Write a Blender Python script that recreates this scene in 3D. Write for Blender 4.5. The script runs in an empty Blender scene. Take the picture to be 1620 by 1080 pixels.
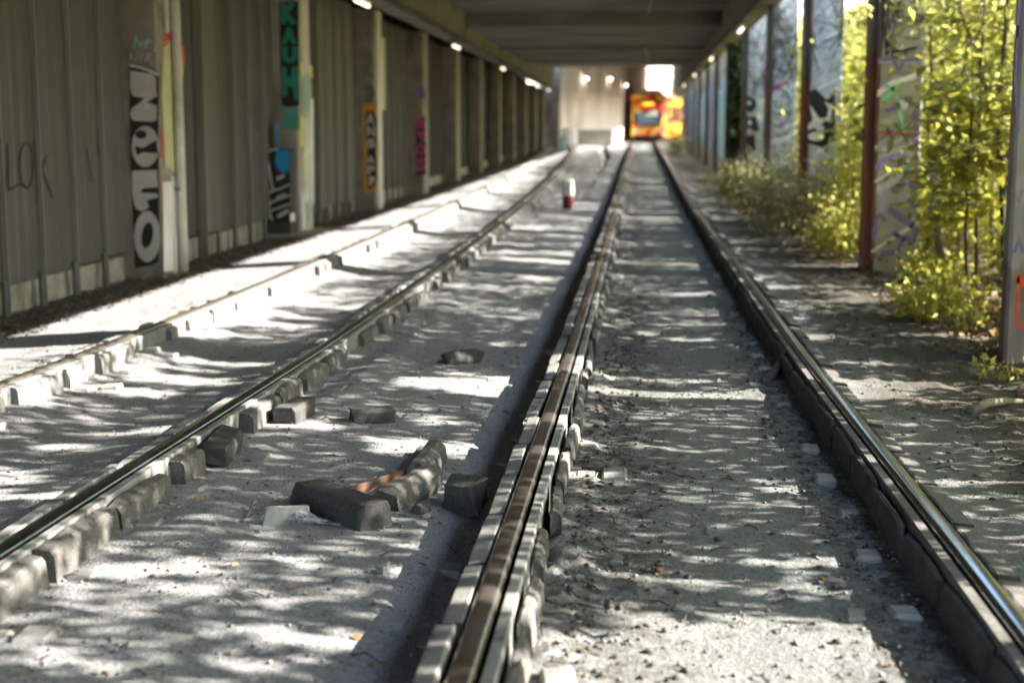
import bpy, bmesh, math, random
import numpy as np
from mathutils import Vector, Matrix
random.seed(7); RNG = np.random.default_rng(11)
PI = math.pi
scene = bpy.context.scene
COL = scene.collection

# ------------------------------------------------------------------ camera model (50 mm lens, eye 1.6 m above the sand)
F = 2250.0
PITCH = math.atan(332 / F); YAW = math.atan(198 / F * math.cos(PITCH))
EYE = np.array([0, 0, 1.6])
FW = np.array([-math.sin(YAW) * math.cos(PITCH), math.cos(YAW) * math.cos(PITCH), -math.sin(PITCH)])
RT = np.array([math.cos(YAW), math.sin(YAW), 0.0]); UP = np.cross(RT, FW)
def ray(x, y): return FW + RT * (x - 810) / F + UP * (540 - y) / F
def on_z(x, y, z): r = ray(x, y); return EYE + r * (z - 1.6) / r[2]
def on_x(x, y, X): r = ray(x, y); return EYE + r * X / r[0]
def on_y(x, y, Y): r = ray(x, y); return EYE + r * Y / r[1]

# ------------------------------------------------------------------ noise
def _h(ix, iy, s):
    n = (ix * 374761393 + iy * 668265263 + s * 974711) & 0x7fffffff
    n = ((n ^ (n >> 13)) * 1274126177) & 0x7fffffff
    return ((n ^ (n >> 16)) & 0xffff) / 65535.0
def vnoise(x, y, s=0):
    x = np.asarray(x, float); y = np.asarray(y, float)
    ix = np.floor(x).astype(np.int64); iy = np.floor(y).astype(np.int64)
    fx = x - ix; fy = y - iy; fx = fx * fx * (3 - 2 * fx); fy = fy * fy * (3 - 2 * fy)
    a = _h(ix, iy, s); b = _h(ix + 1, iy, s); c = _h(ix, iy + 1, s); d = _h(ix + 1, iy + 1, s)
    return (a * (1 - fx) + b * fx) * (1 - fy) + (c * (1 - fx) + d * fx) * fy - 0.5
def fbm(x, y, s=0, o=3):
    r = 0; a = 1.0
    for k in range(o):
        r = r + a * vnoise(x, y, s + 17 * k); x = np.asarray(x) * 2.03 + 3.1; y = np.asarray(y) * 2.03 + 1.7; a *= .5
    return r

# ------------------------------------------------------------------ alignment of the tracks and lie of the land
_ty = np.arange(-10, 160, .25)
_tz = np.interp(_ty, [-10, 2, 4.7, 9, 17, 25, 33.7, 50, 75, 107, 130, 160], [.27, .265, .25, .19, .185, .2, .25, .45, .71, .95, 1.05, 1.1])
_tz = np.convolve(np.pad(_tz, 6, 'edge'), np.ones(13) / 13, 'valid')
def zrail(Y): return np.interp(Y, _ty, _tz)
def xa(Y): Y = np.asarray(Y, float); return -.43 + .0018 * Y + np.where(Y > 104, .012 * (Y - 104) ** 2, 0)
def xa2(Y): return xa(Y) + 1.5
def xb2(Y): Y = np.asarray(Y, float); return -2.07 - np.where(Y > 8, .00026 * (Y - 8) ** 2, 0)
def xb(Y): return xb2(Y) - 1.47
_px = [-400, -30, -8, -5.6, -5.2, -4.6, -3.8, -3.62, -3.45, -3.25, -2.8, -2.4, -2.2, -2.07, -1.8, -1.2, -.8, -.66, -.52, -.42, -.28, -.1, .3, .75, .93, 1.08, 1.19, 1.4, 2.5, 4, 8, 30, 400]
_pz = [.3, .2, .1, .02, .03, .07, .12, .1, .07, .04, .01, .03, .075, .075, .07, .05, .03, -.03, -.07, -.02, .07, .055, .045, .05, .045, .03, .105, .105, .1, .09, .1, .2, .3]
def gz(x, Y, fine=True):
    x = np.asarray(x, float); Y = np.asarray(Y, float)
    sh = np.where(x < -1.2, np.clip(xb2(Y) + 2.07, -1.5, 0), np.clip(xa(Y) + .42, 0, .4)); sh = np.where(np.abs(x) > 4.4, 0, sh)
    z = np.interp(x - sh, _px, _pz) + zrail(Y) - .2
    near = np.clip((Y - 18) / 30, 0, 1)
    inB = np.exp(-((x - sh + 2.8) / .75) ** 4)
    z = z + inB * (.05 * vnoise(x * .9, Y * .75, 5)) + .02 * fbm(x * .8, Y * .8, 9)
    edge = np.exp(-((x - sh + 3.3) / .2) ** 2) + np.exp(-((x - sh + 2.25) / .13) ** 2) + .7 * np.exp(-((x - sh + .27) / .12) ** 2)
    z = z + edge * (.055 * (vnoise(x * 1.5, Y * 1.6, 21) + .1)) + .05 * np.exp(-((x - sh + 1.7) / .12) ** 2) * (vnoise(x * 2, Y * 1.4, 23) + .2)
    if fine:
        tr = np.exp(-((x - sh + .2) / .22) ** 2) + np.exp(-((x - sh - .9) / .16) ** 2) + .8 * np.clip((x - 1.25) / .4, 0, 1) + .5 * np.clip((-4.3 - x) / .5, 0, 1)
        z = z + (.007 + .022 * np.clip(tr, 0, 1)) * fbm(x * 9, Y * 6, 31, 4) + .008 * np.clip(fbm(x * 2.6, Y * 2.1, 61, 3), -.2, .6)
    return z

# ------------------------------------------------------------------ object helpers
def wloc(o):
    v = Vector((0, 0, 0))
    while o is not None: v += o.location; o = o.parent
    return v
def np_mesh(name, V, Fc):
    V = np.ascontiguousarray(V, np.float32); me = bpy.data.meshes.new(name)
    me.vertices.add(len(V)); me.vertices.foreach_set('co', V.ravel())
    if isinstance(Fc, np.ndarray):
        n, k = Fc.shape; flat = Fc.ravel(); starts = np.arange(n) * k
    else:
        flat = np.concatenate([np.asarray(f) for f in Fc]); ln = np.array([len(f) for f in Fc]); starts = np.concatenate([[0], np.cumsum(ln)[:-1]]); n = len(Fc)
    me.loops.add(len(flat)); me.loops.foreach_set('vertex_index', flat.astype(np.int32))
    me.polygons.add(n); me.polygons.foreach_set('loop_start', starts.astype(np.int32))
    me.update(calc_edges=True); me.validate()
    return me
def link(name, me, mat=None, parent=None, smooth=False, local=False):
    """verts in world space; origin moves to the base of the thing (or to its parent)"""
    if mat is not None and not isinstance(mat, (list, tuple)): mat = [mat]
    o = bpy.data.objects.new(name, me); COL.objects.link(o)
    for m in (mat or []): me.materials.append(m)
    if smooth: me.polygons.foreach_set('use_smooth', [True] * len(me.polygons))
    if parent is not None:
        o.parent = parent
        if not local: me.transform(Matrix.Translation(-wloc(parent)))
    elif not local:
        n = len(me.vertices); a = np.empty(n * 3, np.float32); me.vertices.foreach_get('co', a); a = a.reshape(-1, 3)
        b = Vector(((a[:, 0].min() + a[:, 0].max()) / 2, (a[:, 1].min() + a[:, 1].max()) / 2, a[:, 2].min())).copy()
        me.transform(Matrix.Translation(-b)); o.location = b
    return o
def tag(o, label=None, cat=None, group=None, kind=None):
    if label: o['label'] = label
    if cat: o['category'] = cat
    if group: o['group'] = group
    if kind: o['kind'] = kind
    return o
def empty(name, loc, label, cat, group=None, rz=0):
    o = bpy.data.objects.new(name, None); COL.objects.link(o); o.location = loc; o.rotation_euler = (0, 0, rz); o.empty_display_size = .2
    return tag(o, label, cat, group)
def copy_tree(o, parent=None):
    c = o.copy(); COL.objects.link(c); c.parent = parent
    for ch in list(o.children): copy_tree(ch, c)
    return c
class MB:
    def __init__(s): s.v = []; s.f = []
    def add(s, V, Fc):
        b = len(s.v); s.v += [tuple(map(float, p)) for p in V]; s.f += [[i + b for i in q] for q in Fc]; return s
    def box(s, x0, x1, y0, y1, z0, z1, c=0.0):
        if c <= 0:
            V = [(x, y, z) for z in (z0, z1) for y in (y0, y1) for x in (x0, x1)]
            return s.add(V, [(0, 2, 3, 1), (4, 5, 7, 6), (0, 1, 5, 4), (2, 6, 7, 3), (0, 4, 6, 2), (1, 3, 7, 5)])
        c = min(c, (x1 - x0) * .45, (y1 - y0) * .45, (z1 - z0) * .45)
        bm = bmesh.new(); bmesh.ops.create_cube(bm, size=1)
        for v in bm.verts: v.co = Vector(((x0 + x1) / 2 + v.co.x * (x1 - x0), (y0 + y1) / 2 + v.co.y * (y1 - y0), (z0 + z1) / 2 + v.co.z * (z1 - z0)))
        bmesh.ops.bevel(bm, geom=bm.edges[:], offset=c, segments=1, affect='EDGES')
        bm.verts.ensure_lookup_table(); V = [v.co[:] for v in bm.verts]; Q = [[v.index for v in f.verts] for f in bm.faces]; bm.free()
        return s.add(V, Q)
    def tube(s, pts, rad, n=6, cap=True):
        P = [Vector(p) for p in pts]; R = rad if isinstance(rad, (list, tuple)) else [rad] * len(P); V = []; Q = []
        for i, p in enumerate(P):
            t = (P[min(i + 1, len(P) - 1)] - P[max(i - 1, 0)]).normalized()
            a = t.cross(Vector((0, 0, 1)) if abs(t.z) < .95 else Vector((1, 0, 0))).normalized(); b = t.cross(a)
            for k in range(n):
                w = 2 * PI * k / n; V.append(p + (a * math.cos(w) + b * math.sin(w)) * R[i])
        for i in range(len(P) - 1):
            for k in range(n): Q.append((i * n + k, i * n + (k + 1) % n, (i + 1) * n + (k + 1) % n, (i + 1) * n + k))
        if cap: Q.append(tuple(range(n - 1, -1, -1))); Q.append(tuple((len(P) - 1) * n + k for k in range(n)))
        return s.add(V, Q)
    def prism(s, prof, y0, y1):
        n = len(prof); V = [(x, y0, z) for x, z in prof] + [(x, y1, z) for x, z in prof]
        Q = [tuple(range(n)), tuple(range(2 * n - 1, n - 1, -1))] + [(i, i + n, (i + 1) % n + n, (i + 1) % n) for i in range(n)]
        return s.add(V, Q)
    def lathe(s, cx, cy, prof, n=20):
        V = []; Q = []
        for r, z in prof:
            for k in range(n): V.append((cx + r * math.cos(2 * PI * k / n), cy + r * math.sin(2 * PI * k / n), z))
        for i in range(len(prof) - 1):
            for k in range(n): Q.append((i * n + k, i * n + (k + 1) % n, (i + 1) * n + (k + 1) % n, (i + 1) * n + k))
        Q.append(tuple(range(n - 1, -1, -1))); Q.append(tuple((len(prof) - 1) * n + k for k in range(n)))
        return s.add(V, Q)
    def mesh(s, name='m'): me = bpy.data.meshes.new(name); me.from_pydata(s.v, [], s.f); me.update(); return me
    def link(s, name, mat, parent=None, smooth=False, local=False):
        me = s.mesh(name)
        bm = bmesh.new(); bm.from_mesh(me); bmesh.ops.recalc_face_normals(bm, faces=bm.faces[:]); bm.to_mesh(me); bm.free()
        return link(name, me, mat, parent, smooth, local)

# ------------------------------------------------------------------ materials
def new_mat(name):
    m = bpy.data.materials.new(name); m.use_nodes = True; nt = m.node_tree; nt.nodes.clear()
    out = nt.nodes.new('ShaderNodeOutputMaterial'); return m, nt, out
def N(nt, t, **kw):
    n = nt.nodes.new(t)
    for k, v in kw.items():
        if k in n.inputs: n.inputs[k].default_value = v
        else: setattr(n, k, v)
    return n
def L(nt, a, b): nt.links.new(a, b)
def noise(nt, scale, detail=4, rough=.55, stretch=None, coord='Object'):
    tc = N(nt, 'ShaderNodeTexCoord'); n = N(nt, 'ShaderNodeTexNoise'); n.inputs['Scale'].default_value = scale; n.inputs['Detail'].default_value = detail; n.inputs['Roughness'].default_value = rough
    if coord == 'World': src = N(nt, 'ShaderNodeNewGeometry').outputs['Position']
    else: src = tc.outputs[coord]
    if stretch:
        mp = N(nt, 'ShaderNodeMapping'); mp.inputs['Scale'].default_value = stretch; L(nt, src, mp.inputs['Vector']); src = mp.outputs['Vector']
    L(nt, src, n.inputs['Vector']); return n
def ramp(nt, src, stops):
    r = N(nt, 'ShaderNodeValToRGB'); e = r.color_ramp.elements
    while len(e) > 1: e.remove(e[-1])
    e[0].position = stops[0][0]; e[0].color = (*stops[0][1], 1)
    for p, c in stops[1:]:
        q = e.new(p); q.color = (*c, 1)
    L(nt, src, r.inputs['Fac']); return r
def mixc(nt, fac, a, b, mode='MIX'):
    m = N(nt, 'ShaderNodeMix', data_type='RGBA', blend_type=mode)
    if isinstance(fac, (int, float)): m.inputs[0].default_value = fac
    else: L(nt, fac, m.inputs[0])
    for s, i in ((a, 6), (b, 7)):
        if isinstance(s, (tuple, list)): m.inputs[i].default_value = (*s[:3], 1)
        else: L(nt, s, m.inputs[i])
    return m.outputs[2]
def thr(nt, src, lo, hi):
    m = N(nt, 'ShaderNodeMapRange'); m.inputs['From Min'].default_value = lo; m.inputs['From Max'].default_value = hi; L(nt, src, m.inputs['Value']); return m.outputs['Result']
def surf(name, c1, c2, scale=3, rough=.85, bump=.3, bscale=40, bdist=.01, metal=0, stretch=None, stain=None, sscale=1.2, sstretch=None, coord='World', spec=.3, speck=None):
    m, nt, out = new_mat(name); p = N(nt, 'ShaderNodeBsdfPrincipled', Roughness=rough, Metallic=metal)
    p.inputs['Specular IOR Level'].default_value = spec
    n = noise(nt, scale, 6, .6, stretch, coord); col = ramp(nt, n.outputs['Fac'], [(.3, c1), (.7, c2)]).outputs['Color']
    if stain:
        s = noise(nt, sscale, 5, .65, sstretch, coord); col = mixc(nt, thr(nt, s.outputs['Fac'], .52, .68), col, stain)
    if speck:
        s = noise(nt, 140, 2, .5, None, coord); col = mixc(nt, thr(nt, s.outputs['Fac'], .6, .72), col, speck)
    L(nt, col, p.inputs['Base Color'])
    rr = thr(nt, n.outputs['Fac'], .2, .8); mr = N(nt, 'ShaderNodeMapRange'); mr.inputs['To Min'].default_value = max(0, rough - .12); mr.inputs['To Max'].default_value = min(1, rough + .1); L(nt, rr, mr.inputs['Value']); L(nt, mr.outputs['Result'], p.inputs['Roughness'])
    if bump:
        b = N(nt, 'ShaderNodeBump', Strength=bump, Distance=bdist); bn = noise(nt, bscale, 5, .6, stretch, coord); L(nt, bn.outputs['Fac'], b.inputs['Height']); L(nt, b.outputs['Normal'], p.inputs['Normal'])
    L(nt, p.outputs['BSDF'], out.inputs['Surface']); return m
def emit(name, c, s):
    m, nt, out = new_mat(name); e = N(nt, 'ShaderNodeEmission', Strength=s); e.inputs['Color'].default_value = (*c, 1); L(nt, e.outputs[0], out.inputs['Surface']); return m
def leaf_mat(name, cols, tcols, trans=.55, rough=.5):
    m, nt, out = new_mat(name); g = N(nt, 'ShaderNodeNewGeometry')
    r1 = ramp(nt, g.outputs['Random Per Island'], [(i / (len(cols) - 1), c) for i, c in enumerate(cols)])
    r2 = ramp(nt, g.outputs['Random Per Island'], [(i / (len(tcols) - 1), c) for i, c in enumerate(tcols)])
    p = N(nt, 'ShaderNodeBsdfPrincipled', Roughness=rough); p.inputs['Specular IOR Level'].default_value = .35; L(nt, r1.outputs['Color'], p.inputs['Base Color'])
    t = N(nt, 'ShaderNodeBsdfTranslucent'); L(nt, r2.outputs['Color'], t.inputs['Color'])
    mx = N(nt, 'ShaderNodeMixShader'); mx.inputs['Fac'].default_value = trans; L(nt, p.outputs[0], mx.inputs[1]); L(nt, t.outputs[0], mx.inputs[2]); L(nt, mx.outputs[0], out.inputs['Surface']); return m

def ground_mat():
    m, nt, out = new_mat('sandy_ground'); p = N(nt, 'ShaderNodeBsdfPrincipled', Roughness=.95); p.inputs['Specular IOR Level'].default_value = .15
    n1 = noise(nt, 1.1, 6, .65, None, 'World'); n2 = noise(nt, 14, 6, .7, None, 'World'); n3 = noise(nt, 160, 3, .6, None, 'World'); n4 = noise(nt, 45, 4, .6, None, 'World')
    sand = ramp(nt, n1.outputs['Fac'], [(.3, (.29, .29, .29)), (.55, (.37, .368, .365)), (.75, (.32, .315, .305))]).outputs['Color']
    sand = mixc(nt, thr(nt, n2.outputs['Fac'], .5, .75), sand, (.25, .24, .23))
    soil = ramp(nt, n2.outputs['Fac'], [(.3, (.045, .039, .029)), (.55, (.085, .075, .057)), (.75, (.14, .125, .098))]).outputs['Color']
    g = N(nt, 'ShaderNodeNewGeometry'); sx = N(nt, 'ShaderNodeSeparateXYZ'); L(nt, g.outputs['Position'], sx.inputs[0])
    ad = N(nt, 'ShaderNodeMath', operation='MULTIPLY_ADD'); ad.inputs[1].default_value = 1.6; L(nt, n1.outputs['Fac'], ad.inputs[0]); L(nt, sx.outputs['X'], ad.inputs[2])
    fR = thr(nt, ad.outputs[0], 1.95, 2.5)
    ad2 = N(nt, 'ShaderNodeMath', operation='MULTIPLY_ADD'); ad2.inputs[1].default_value = .9; L(nt, n2.outputs['Fac'], ad2.inputs[0]); L(nt, sx.outputs['X'], ad2.inputs[2])
    fL = thr(nt, ad2.outputs[0], -4.25, -4.5)
    # dark dirt patches collecting by the rails of the right-hand track
    ad3 = N(nt, 'ShaderNodeMath', operation='ADD'); ad3.inputs[1].default_value = .12; L(nt, sx.outputs['X'], ad3.inputs[0])
    ab = N(nt, 'ShaderNodeMath', operation='ABSOLUTE'); L(nt, ad3.outputs[0], ab.inputs[0])
    d1 = thr(nt, ab.outputs[0], .45, .1)
    ad4 = N(nt, 'ShaderNodeMath', operation='SUBTRACT'); ad4.inputs[1].default_value = .86; L(nt, sx.outputs['X'], ad4.inputs[0])
    ab4 = N(nt, 'ShaderNodeMath', operation='ABSOLUTE'); L(nt, ad4.outputs[0], ab4.inputs[0]); d2 = thr(nt, ab4.outputs[0], .3, .05)
    dm = N(nt, 'ShaderNodeMath', operation='MAXIMUM'); L(nt, d1, dm.inputs[0]); L(nt, d2, dm.inputs[1])
    dd = N(nt, 'ShaderNodeMath', operation='MULTIPLY'); L(nt, dm.outputs[0], dd.inputs[0]); L(nt, thr(nt, n2.outputs['Fac'], .38, .6), dd.inputs[1])
    col = mixc(nt, dd.outputs[0], sand, (.13, .115, .1))
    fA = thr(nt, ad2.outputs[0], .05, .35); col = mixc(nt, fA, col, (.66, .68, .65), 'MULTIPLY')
    col = mixc(nt, fR, col, soil); col = mixc(nt, fL, col, (.13, .12, .105))
    col = mixc(nt, thr(nt, n4.outputs['Fac'], .56, .72), col, (.16, .155, .15)); n5 = noise(nt, 75, 3, .6, None, 'World'); col = mixc(nt, thr(nt, n5.outputs['Fac'], .62, .68), col, (.09, .085, .08)); col = mixc(nt, thr(nt, n5.outputs['Fac'], .34, .28), col, (.48, .47, .45))
    col = mixc(nt, thr(nt, n3.outputs['Fac'], .56, .66), col, (.1, .095, .09)); col = mixc(nt, thr(nt, n3.outputs['Fac'], .4, .28), col, (.5, .49, .47))
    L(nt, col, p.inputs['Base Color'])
    b1 = N(nt, 'ShaderNodeBump', Strength=.7, Distance=.02); L(nt, n4.outputs['Fac'], b1.inputs['Height'])
    b2 = N(nt, 'ShaderNodeBump', Strength=.8, Distance=.008); L(nt, n3.outputs['Fac'], b2.inputs['Height']); L(nt, b1.outputs['Normal'], b2.inputs['Normal']); L(nt, b2.outputs['Normal'], p.inputs['Normal'])
    L(nt, p.outputs[0], out.inputs['Surface']); return m

M = {}
M['ground'] = ground_mat()
M['rubber'] = surf('weathered_rubber_block', (.07, .066, .06), (.17, .16, .145), 7, .9, .5, 60, .006, speck=(.3, .29, .27))
M['rubber_dusty'] = surf('dusty_jacket_rubber', (.17, .165, .155), (.28, .27, .25), 5, .9, .5, 60, .006, stain=(.12, .115, .11), sscale=4, speck=(.12, .12, .11))
M['rubber_dark'] = surf('dark_rubber', (.035, .033, .03), (.09, .085, .08), 8, .85, .6, 50, .006, speck=(.16, .155, .15))
M['dusty_top'] = surf('dusted_rubber_strip', (.2, .2, .185), (.31, .305, .285), 5, .9, .4, 80, .004, stain=(.14, .14, .13), sscale=7)
M['steel'] = surf('polished_rail_steel', (.34, .29, .25), (.46, .41, .36), 4, .25, .06, 60, .001, metal=.85, stretch=(1, .08, 1), stain=(.3, .24, .18), sscale=9, sstretch=(1, .12, 1), spec=.5)
M['steel_cool'] = surf('bright_worn_rail_steel', (.3, .31, .33), (.42, .43, .45), 4, .2, .05, 60, .001, metal=1, stretch=(1, .08, 1), stain=(.2, .18, .16), sscale=9, sstretch=(1, .12, 1), spec=.5)
M['rail_rust'] = surf('rusty_rail_web', (.09, .055, .035), (.2, .12, .075), 10, .85, .5, 70, .004)
M['concrete'] = surf('old_concrete', (.25, .235, .205), (.36, .34, .3), 2.2, .9, .4, 30, .008, stain=(.15, .135, .115), sscale=1.1, sstretch=(1, 1, .35))
M['concrete_brown'] = surf('brown_stain_and_shade_concrete', (.17, .145, .115), (.28, .245, .2), 3, .9, .4, 30, .008, stain=(.11, .09, .07), sscale=2, sstretch=(1, 1, .5))
M['concrete_pale'] = surf('pale_painted_concrete', (.48, .46, .4), (.64, .62, .56), 2.4, .85, .4, 35, .006, stain=(.3, .28, .23), sscale=1.6, sstretch=(1, 1, .35))
M['concrete_blue'] = surf('bluish_white_painted_concrete', (.3, .34, .41), (.56, .6, .66), 6, .85, .5, 25, .01, stain=(.16, .18, .2), sscale=9)
M['concrete_beige'] = surf('beige_painted_concrete', (.26, .25, .2), (.36, .345, .28), 2.4, .85, .4, 35, .006, stain=(.2, .19, .16), sscale=3)
M['ceiling'] = surf('sooty_ceiling_concrete', (.1, .088, .08), (.235, .205, .185), 1.1, .92, .4, 20, .01, stretch=(.35, 2.2, 1), stain=(.05, .042, .036), sscale=.55, sstretch=(.6, 1.6, 1))
M['beam'] = surf('beam_concrete', (.19, .175, .14), (.28, .26, .21), 1.6, .92, .4, 25, .01, stain=(.11, .1, .08), sscale=.9, sstretch=(1, .5, 1.2))
M['sleeper'] = surf('sleeper_concrete', (.2, .2, .185), (.33, .325, .3), 9, .92, .5, 60, .005, stain=(.2, .19, .17), sscale=7)
M['sheet'] = surf('grey_brown_metal_sheet', (.062, .062, .061), (.096, .095, .092), .9, .55, 0, 40, .001, stretch=(1, 3.5, .25), stain=(.125, .117, .1), sscale=1.5, sstretch=(1, 6, .2), spec=.4)
M['sheet_dark'] = surf('dark_metal_sheet', (.055, .053, .045), (.095, .09, .077), .9, .55, 0, 40, .001, stretch=(1, 3.5, .25), spec=.4)
M['sheet_mid'] = surf('streaked_metal_sheet', (.05, .05, .049), (.115, .112, .106), 1.6, .55, 0, 40, .001, stretch=(1, 5, .18), stain=(.03, .028, .025), sscale=2.2, sstretch=(1, 7, .22), spec=.4)
M['sheet_shaded'] = surf('shade_painted_metal_sheet', (.02, .02, .022), (.04, .04, .042), .9, .6, 0, 40, .001, stretch=(1, 3.5, .25), spec=.3)  # darker copy of the sheet, paints the tunnel's shade into the far bays
M['sheet_pale'] = surf('faded_metal_sheet', (.105, .1, .085), (.155, .147, .127), .9, .6, 0, 40, .001, stretch=(1, 3.5, .25), spec=.4)
M['galv'] = surf('galvanised_post', (.16, .15, .13), (.25, .235, .2), 4, .5, .1, 40, .002, stretch=(1, 1, .2), spec=.5)
M['plinth'] = surf('pale_plinth_concrete', (.24, .235, .2), (.42, .41, .36), 5, .9, .3, 30, .006, stain=(.12, .12, .08), sscale=2.4, sstretch=(1, 1, .3))
M['cable'] = surf('black_cable', (.02, .02, .02), (.035, .033, .03), 5, .6, 0)
M['pale_cable'] = surf('pale_cable', (.45, .4, .35), (.55, .5, .45), 5, .6, 0)
M['white_metal'] = surf('white_lamp_housing', (.5, .48, .45), (.6, .58, .55), 5, .5, 0)
M['tube'] = emit('lit_lamp_tube', (1, .82, .6), .55)
M['tube_far'] = emit('bright_far_lamp_tube', (1, .8, .64), 8)
M['bark'] = surf('young_bark', (.13, .115, .085), (.26, .235, .18), 14, .9, .5, 40, .006, stretch=(1, 1, .25), stain=(.08, .07, .05), sscale=9)
M['bark_pale'] = surf('pale_bark', (.36, .34, .3), (.52, .5, .45), 12, .85, .4, 40, .004, stretch=(1, 1, .4), stain=(.15, .13, .1), sscale=9)
M['bark_dark'] = surf('dark_bark', (.045, .038, .028), (.1, .085, .06), 12, .9, .5, 40, .006, stretch=(1, 1, .3))
M['dry_wood'] = surf('bleached_twig', (.38, .34, .29), (.56, .51, .45), 12, .85, .2)
M['leaf'] = leaf_mat('yellow_green_leaves', [(.08, .095, .02), (.14, .15, .028), (.22, .2, .04)], [(.64, .65, .17), (.82, .79, .22), (.95, .9, .34)], .62)
M['leaf_dark'] = leaf_mat('olive_leaves', [(.05, .058, .01), (.08, .085, .014), (.12, .115, .018)], [(.36, .37, .06), (.52, .5, .08), (.66, .6, .1)], .48)
M['leaf_grey'] = leaf_mat('dusty_grey_green_leaves', [(.12, .125, .07), (.2, .2, .12), (.3, .285, .18)], [(.3, .3, .12), (.4, .39, .16), (.5, .46, .2)], .35)
M['ivy'] = leaf_mat('ivy_leaves', [(.02, .035, .014), (.035, .055, .02), (.05, .07, .025)], [(.06, .1, .02), (.1, .14, .03)], .25, .35)
M['litter'] = leaf_mat('fallen_leaves', [(.09, .065, .04), (.2, .15, .1), (.3, .25, .19), (.4, .2, .07), (.14, .1, .07)], [(.2, .13, .06), (.3, .2, .1)], .15, .8)
M['pebble'] = surf('grit', (.1, .095, .09), (.32, .31, .29), 30, .95, .4, 90, .003)
M['clod'] = surf('dark_clods', (.05, .045, .04), (.13, .12, .1), 30, .95, .5, 90, .004)
def paint(name, c, k=.75, rough=.6): return surf(name, tuple(v * k for v in c), c, 4, rough, .1, 30, .003)
for nm, c in dict(black=(.02, .02, .022), silver=(.5, .47, .46), green=(.03, .27, .19), orange=(.66, .3, .02), pink=(.5, .07, .2), red=(.6, .06, .08), white=(.72, .71, .68), blue=(.02, .25, .58), sky=(.35, .6, .8), yellow=(.75, .62, .06),
                  lemon=(.55, .53, .3), purple=(.2, .16, .36), mauve=(.42, .38, .5), sage=(.28, .38, .3), grey=(.3, .3, .28), lgreen=(.25, .6, .3), cyan=(.1, .4, .5), orangered=(.75, .1, .02), bluegrey=(.3, .36, .4), periwinkle=(.3, .34, .62), teal=(.1, .3, .3), deepblue=(.03, .13, .26)).items():
    M['p_' + nm] = paint('paint_' + nm, c)

def rust_post_mat(name, red, top, split, wob=.3):
    m, nt, out = new_mat(name); p = N(nt, 'ShaderNodeBsdfPrincipled', Roughness=.75)
    n = noise(nt, 7, 6, .65, (1, 1, .25), 'World'); g = N(nt, 'ShaderNodeNewGeometry'); s = N(nt, 'ShaderNodeSeparateXYZ'); L(nt, g.outputs['Position'], s.inputs[0])
    a = N(nt, 'ShaderNodeMath', operation='MULTIPLY_ADD'); a.inputs[1].default_value = wob; L(nt, n.outputs['Fac'], a.inputs[0]); L(nt, s.outputs['Z'], a.inputs[2])
    c1 = ramp(nt, n.outputs['Fac'], [(.32, tuple(v * .55 for v in red)), (.5, red), (.72, tuple(min(1, v * 1.35) for v in red))]).outputs['Color']
    c2 = ramp(nt, n.outputs['Fac'], [(.3, tuple(v * .6 for v in top)), (.7, top)]).outputs['Color']
    L(nt, mixc(nt, thr(nt, a.outputs[0], split, split + .08), c1, c2), p.inputs['Base Color'])
    b = N(nt, 'ShaderNodeBump', Strength=.4, Distance=.005); L(nt, n.outputs['Fac'], b.inputs['Height']); L(nt, b.outputs['Normal'], p.inputs['Normal'])
    L(nt, p.outputs[0], out.inputs['Surface']); return m
M['post'] = rust_post_mat('red_rust_steel_post', (.17, .058, .038), (.13, .11, .095), 2.5)
M['post_grey'] = rust_post_mat('grey_brown_steel_post', (.15, .1, .085), (.14, .13, .12), 2.9)
M['post_pale'] = rust_post_mat('scrawled_pale_post', (.2, .16, .16), (.36, .33, .32), 1.15, .9)

# ------------------------------------------------------------------ ground
def build_ground():
    xs = np.concatenate([-np.geomspace(400, 5.9, 22), np.arange(-5.6, 4.2, .026), np.geomspace(4.4, 400, 34)])
    ys = [-60, -40, -25, -14, -8, -4, -1, .5, 1.4]
    y = 2.0
    while y < 130: ys.append(y); y += max(.019, .0042 * y)
    ys += list(np.geomspace(132, 900, 24)); ys = np.array(ys)
    X, Y = np.meshgrid(xs, ys); Z = gz(X, Y)
    V = np.stack([X, Y, Z], -1).reshape(-1, 3); nx = len(xs); ny = len(ys)
    i = (np.arange(ny - 1)[:, None] * nx + np.arange(nx - 1)[None]).ravel()
    me = np_mesh('ground', V, np.stack([i, i + 1, i + nx + 1, i + nx], 1))
    tag(link('ground', me, M['ground'], None, True), kind='structure')
build_ground()

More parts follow.
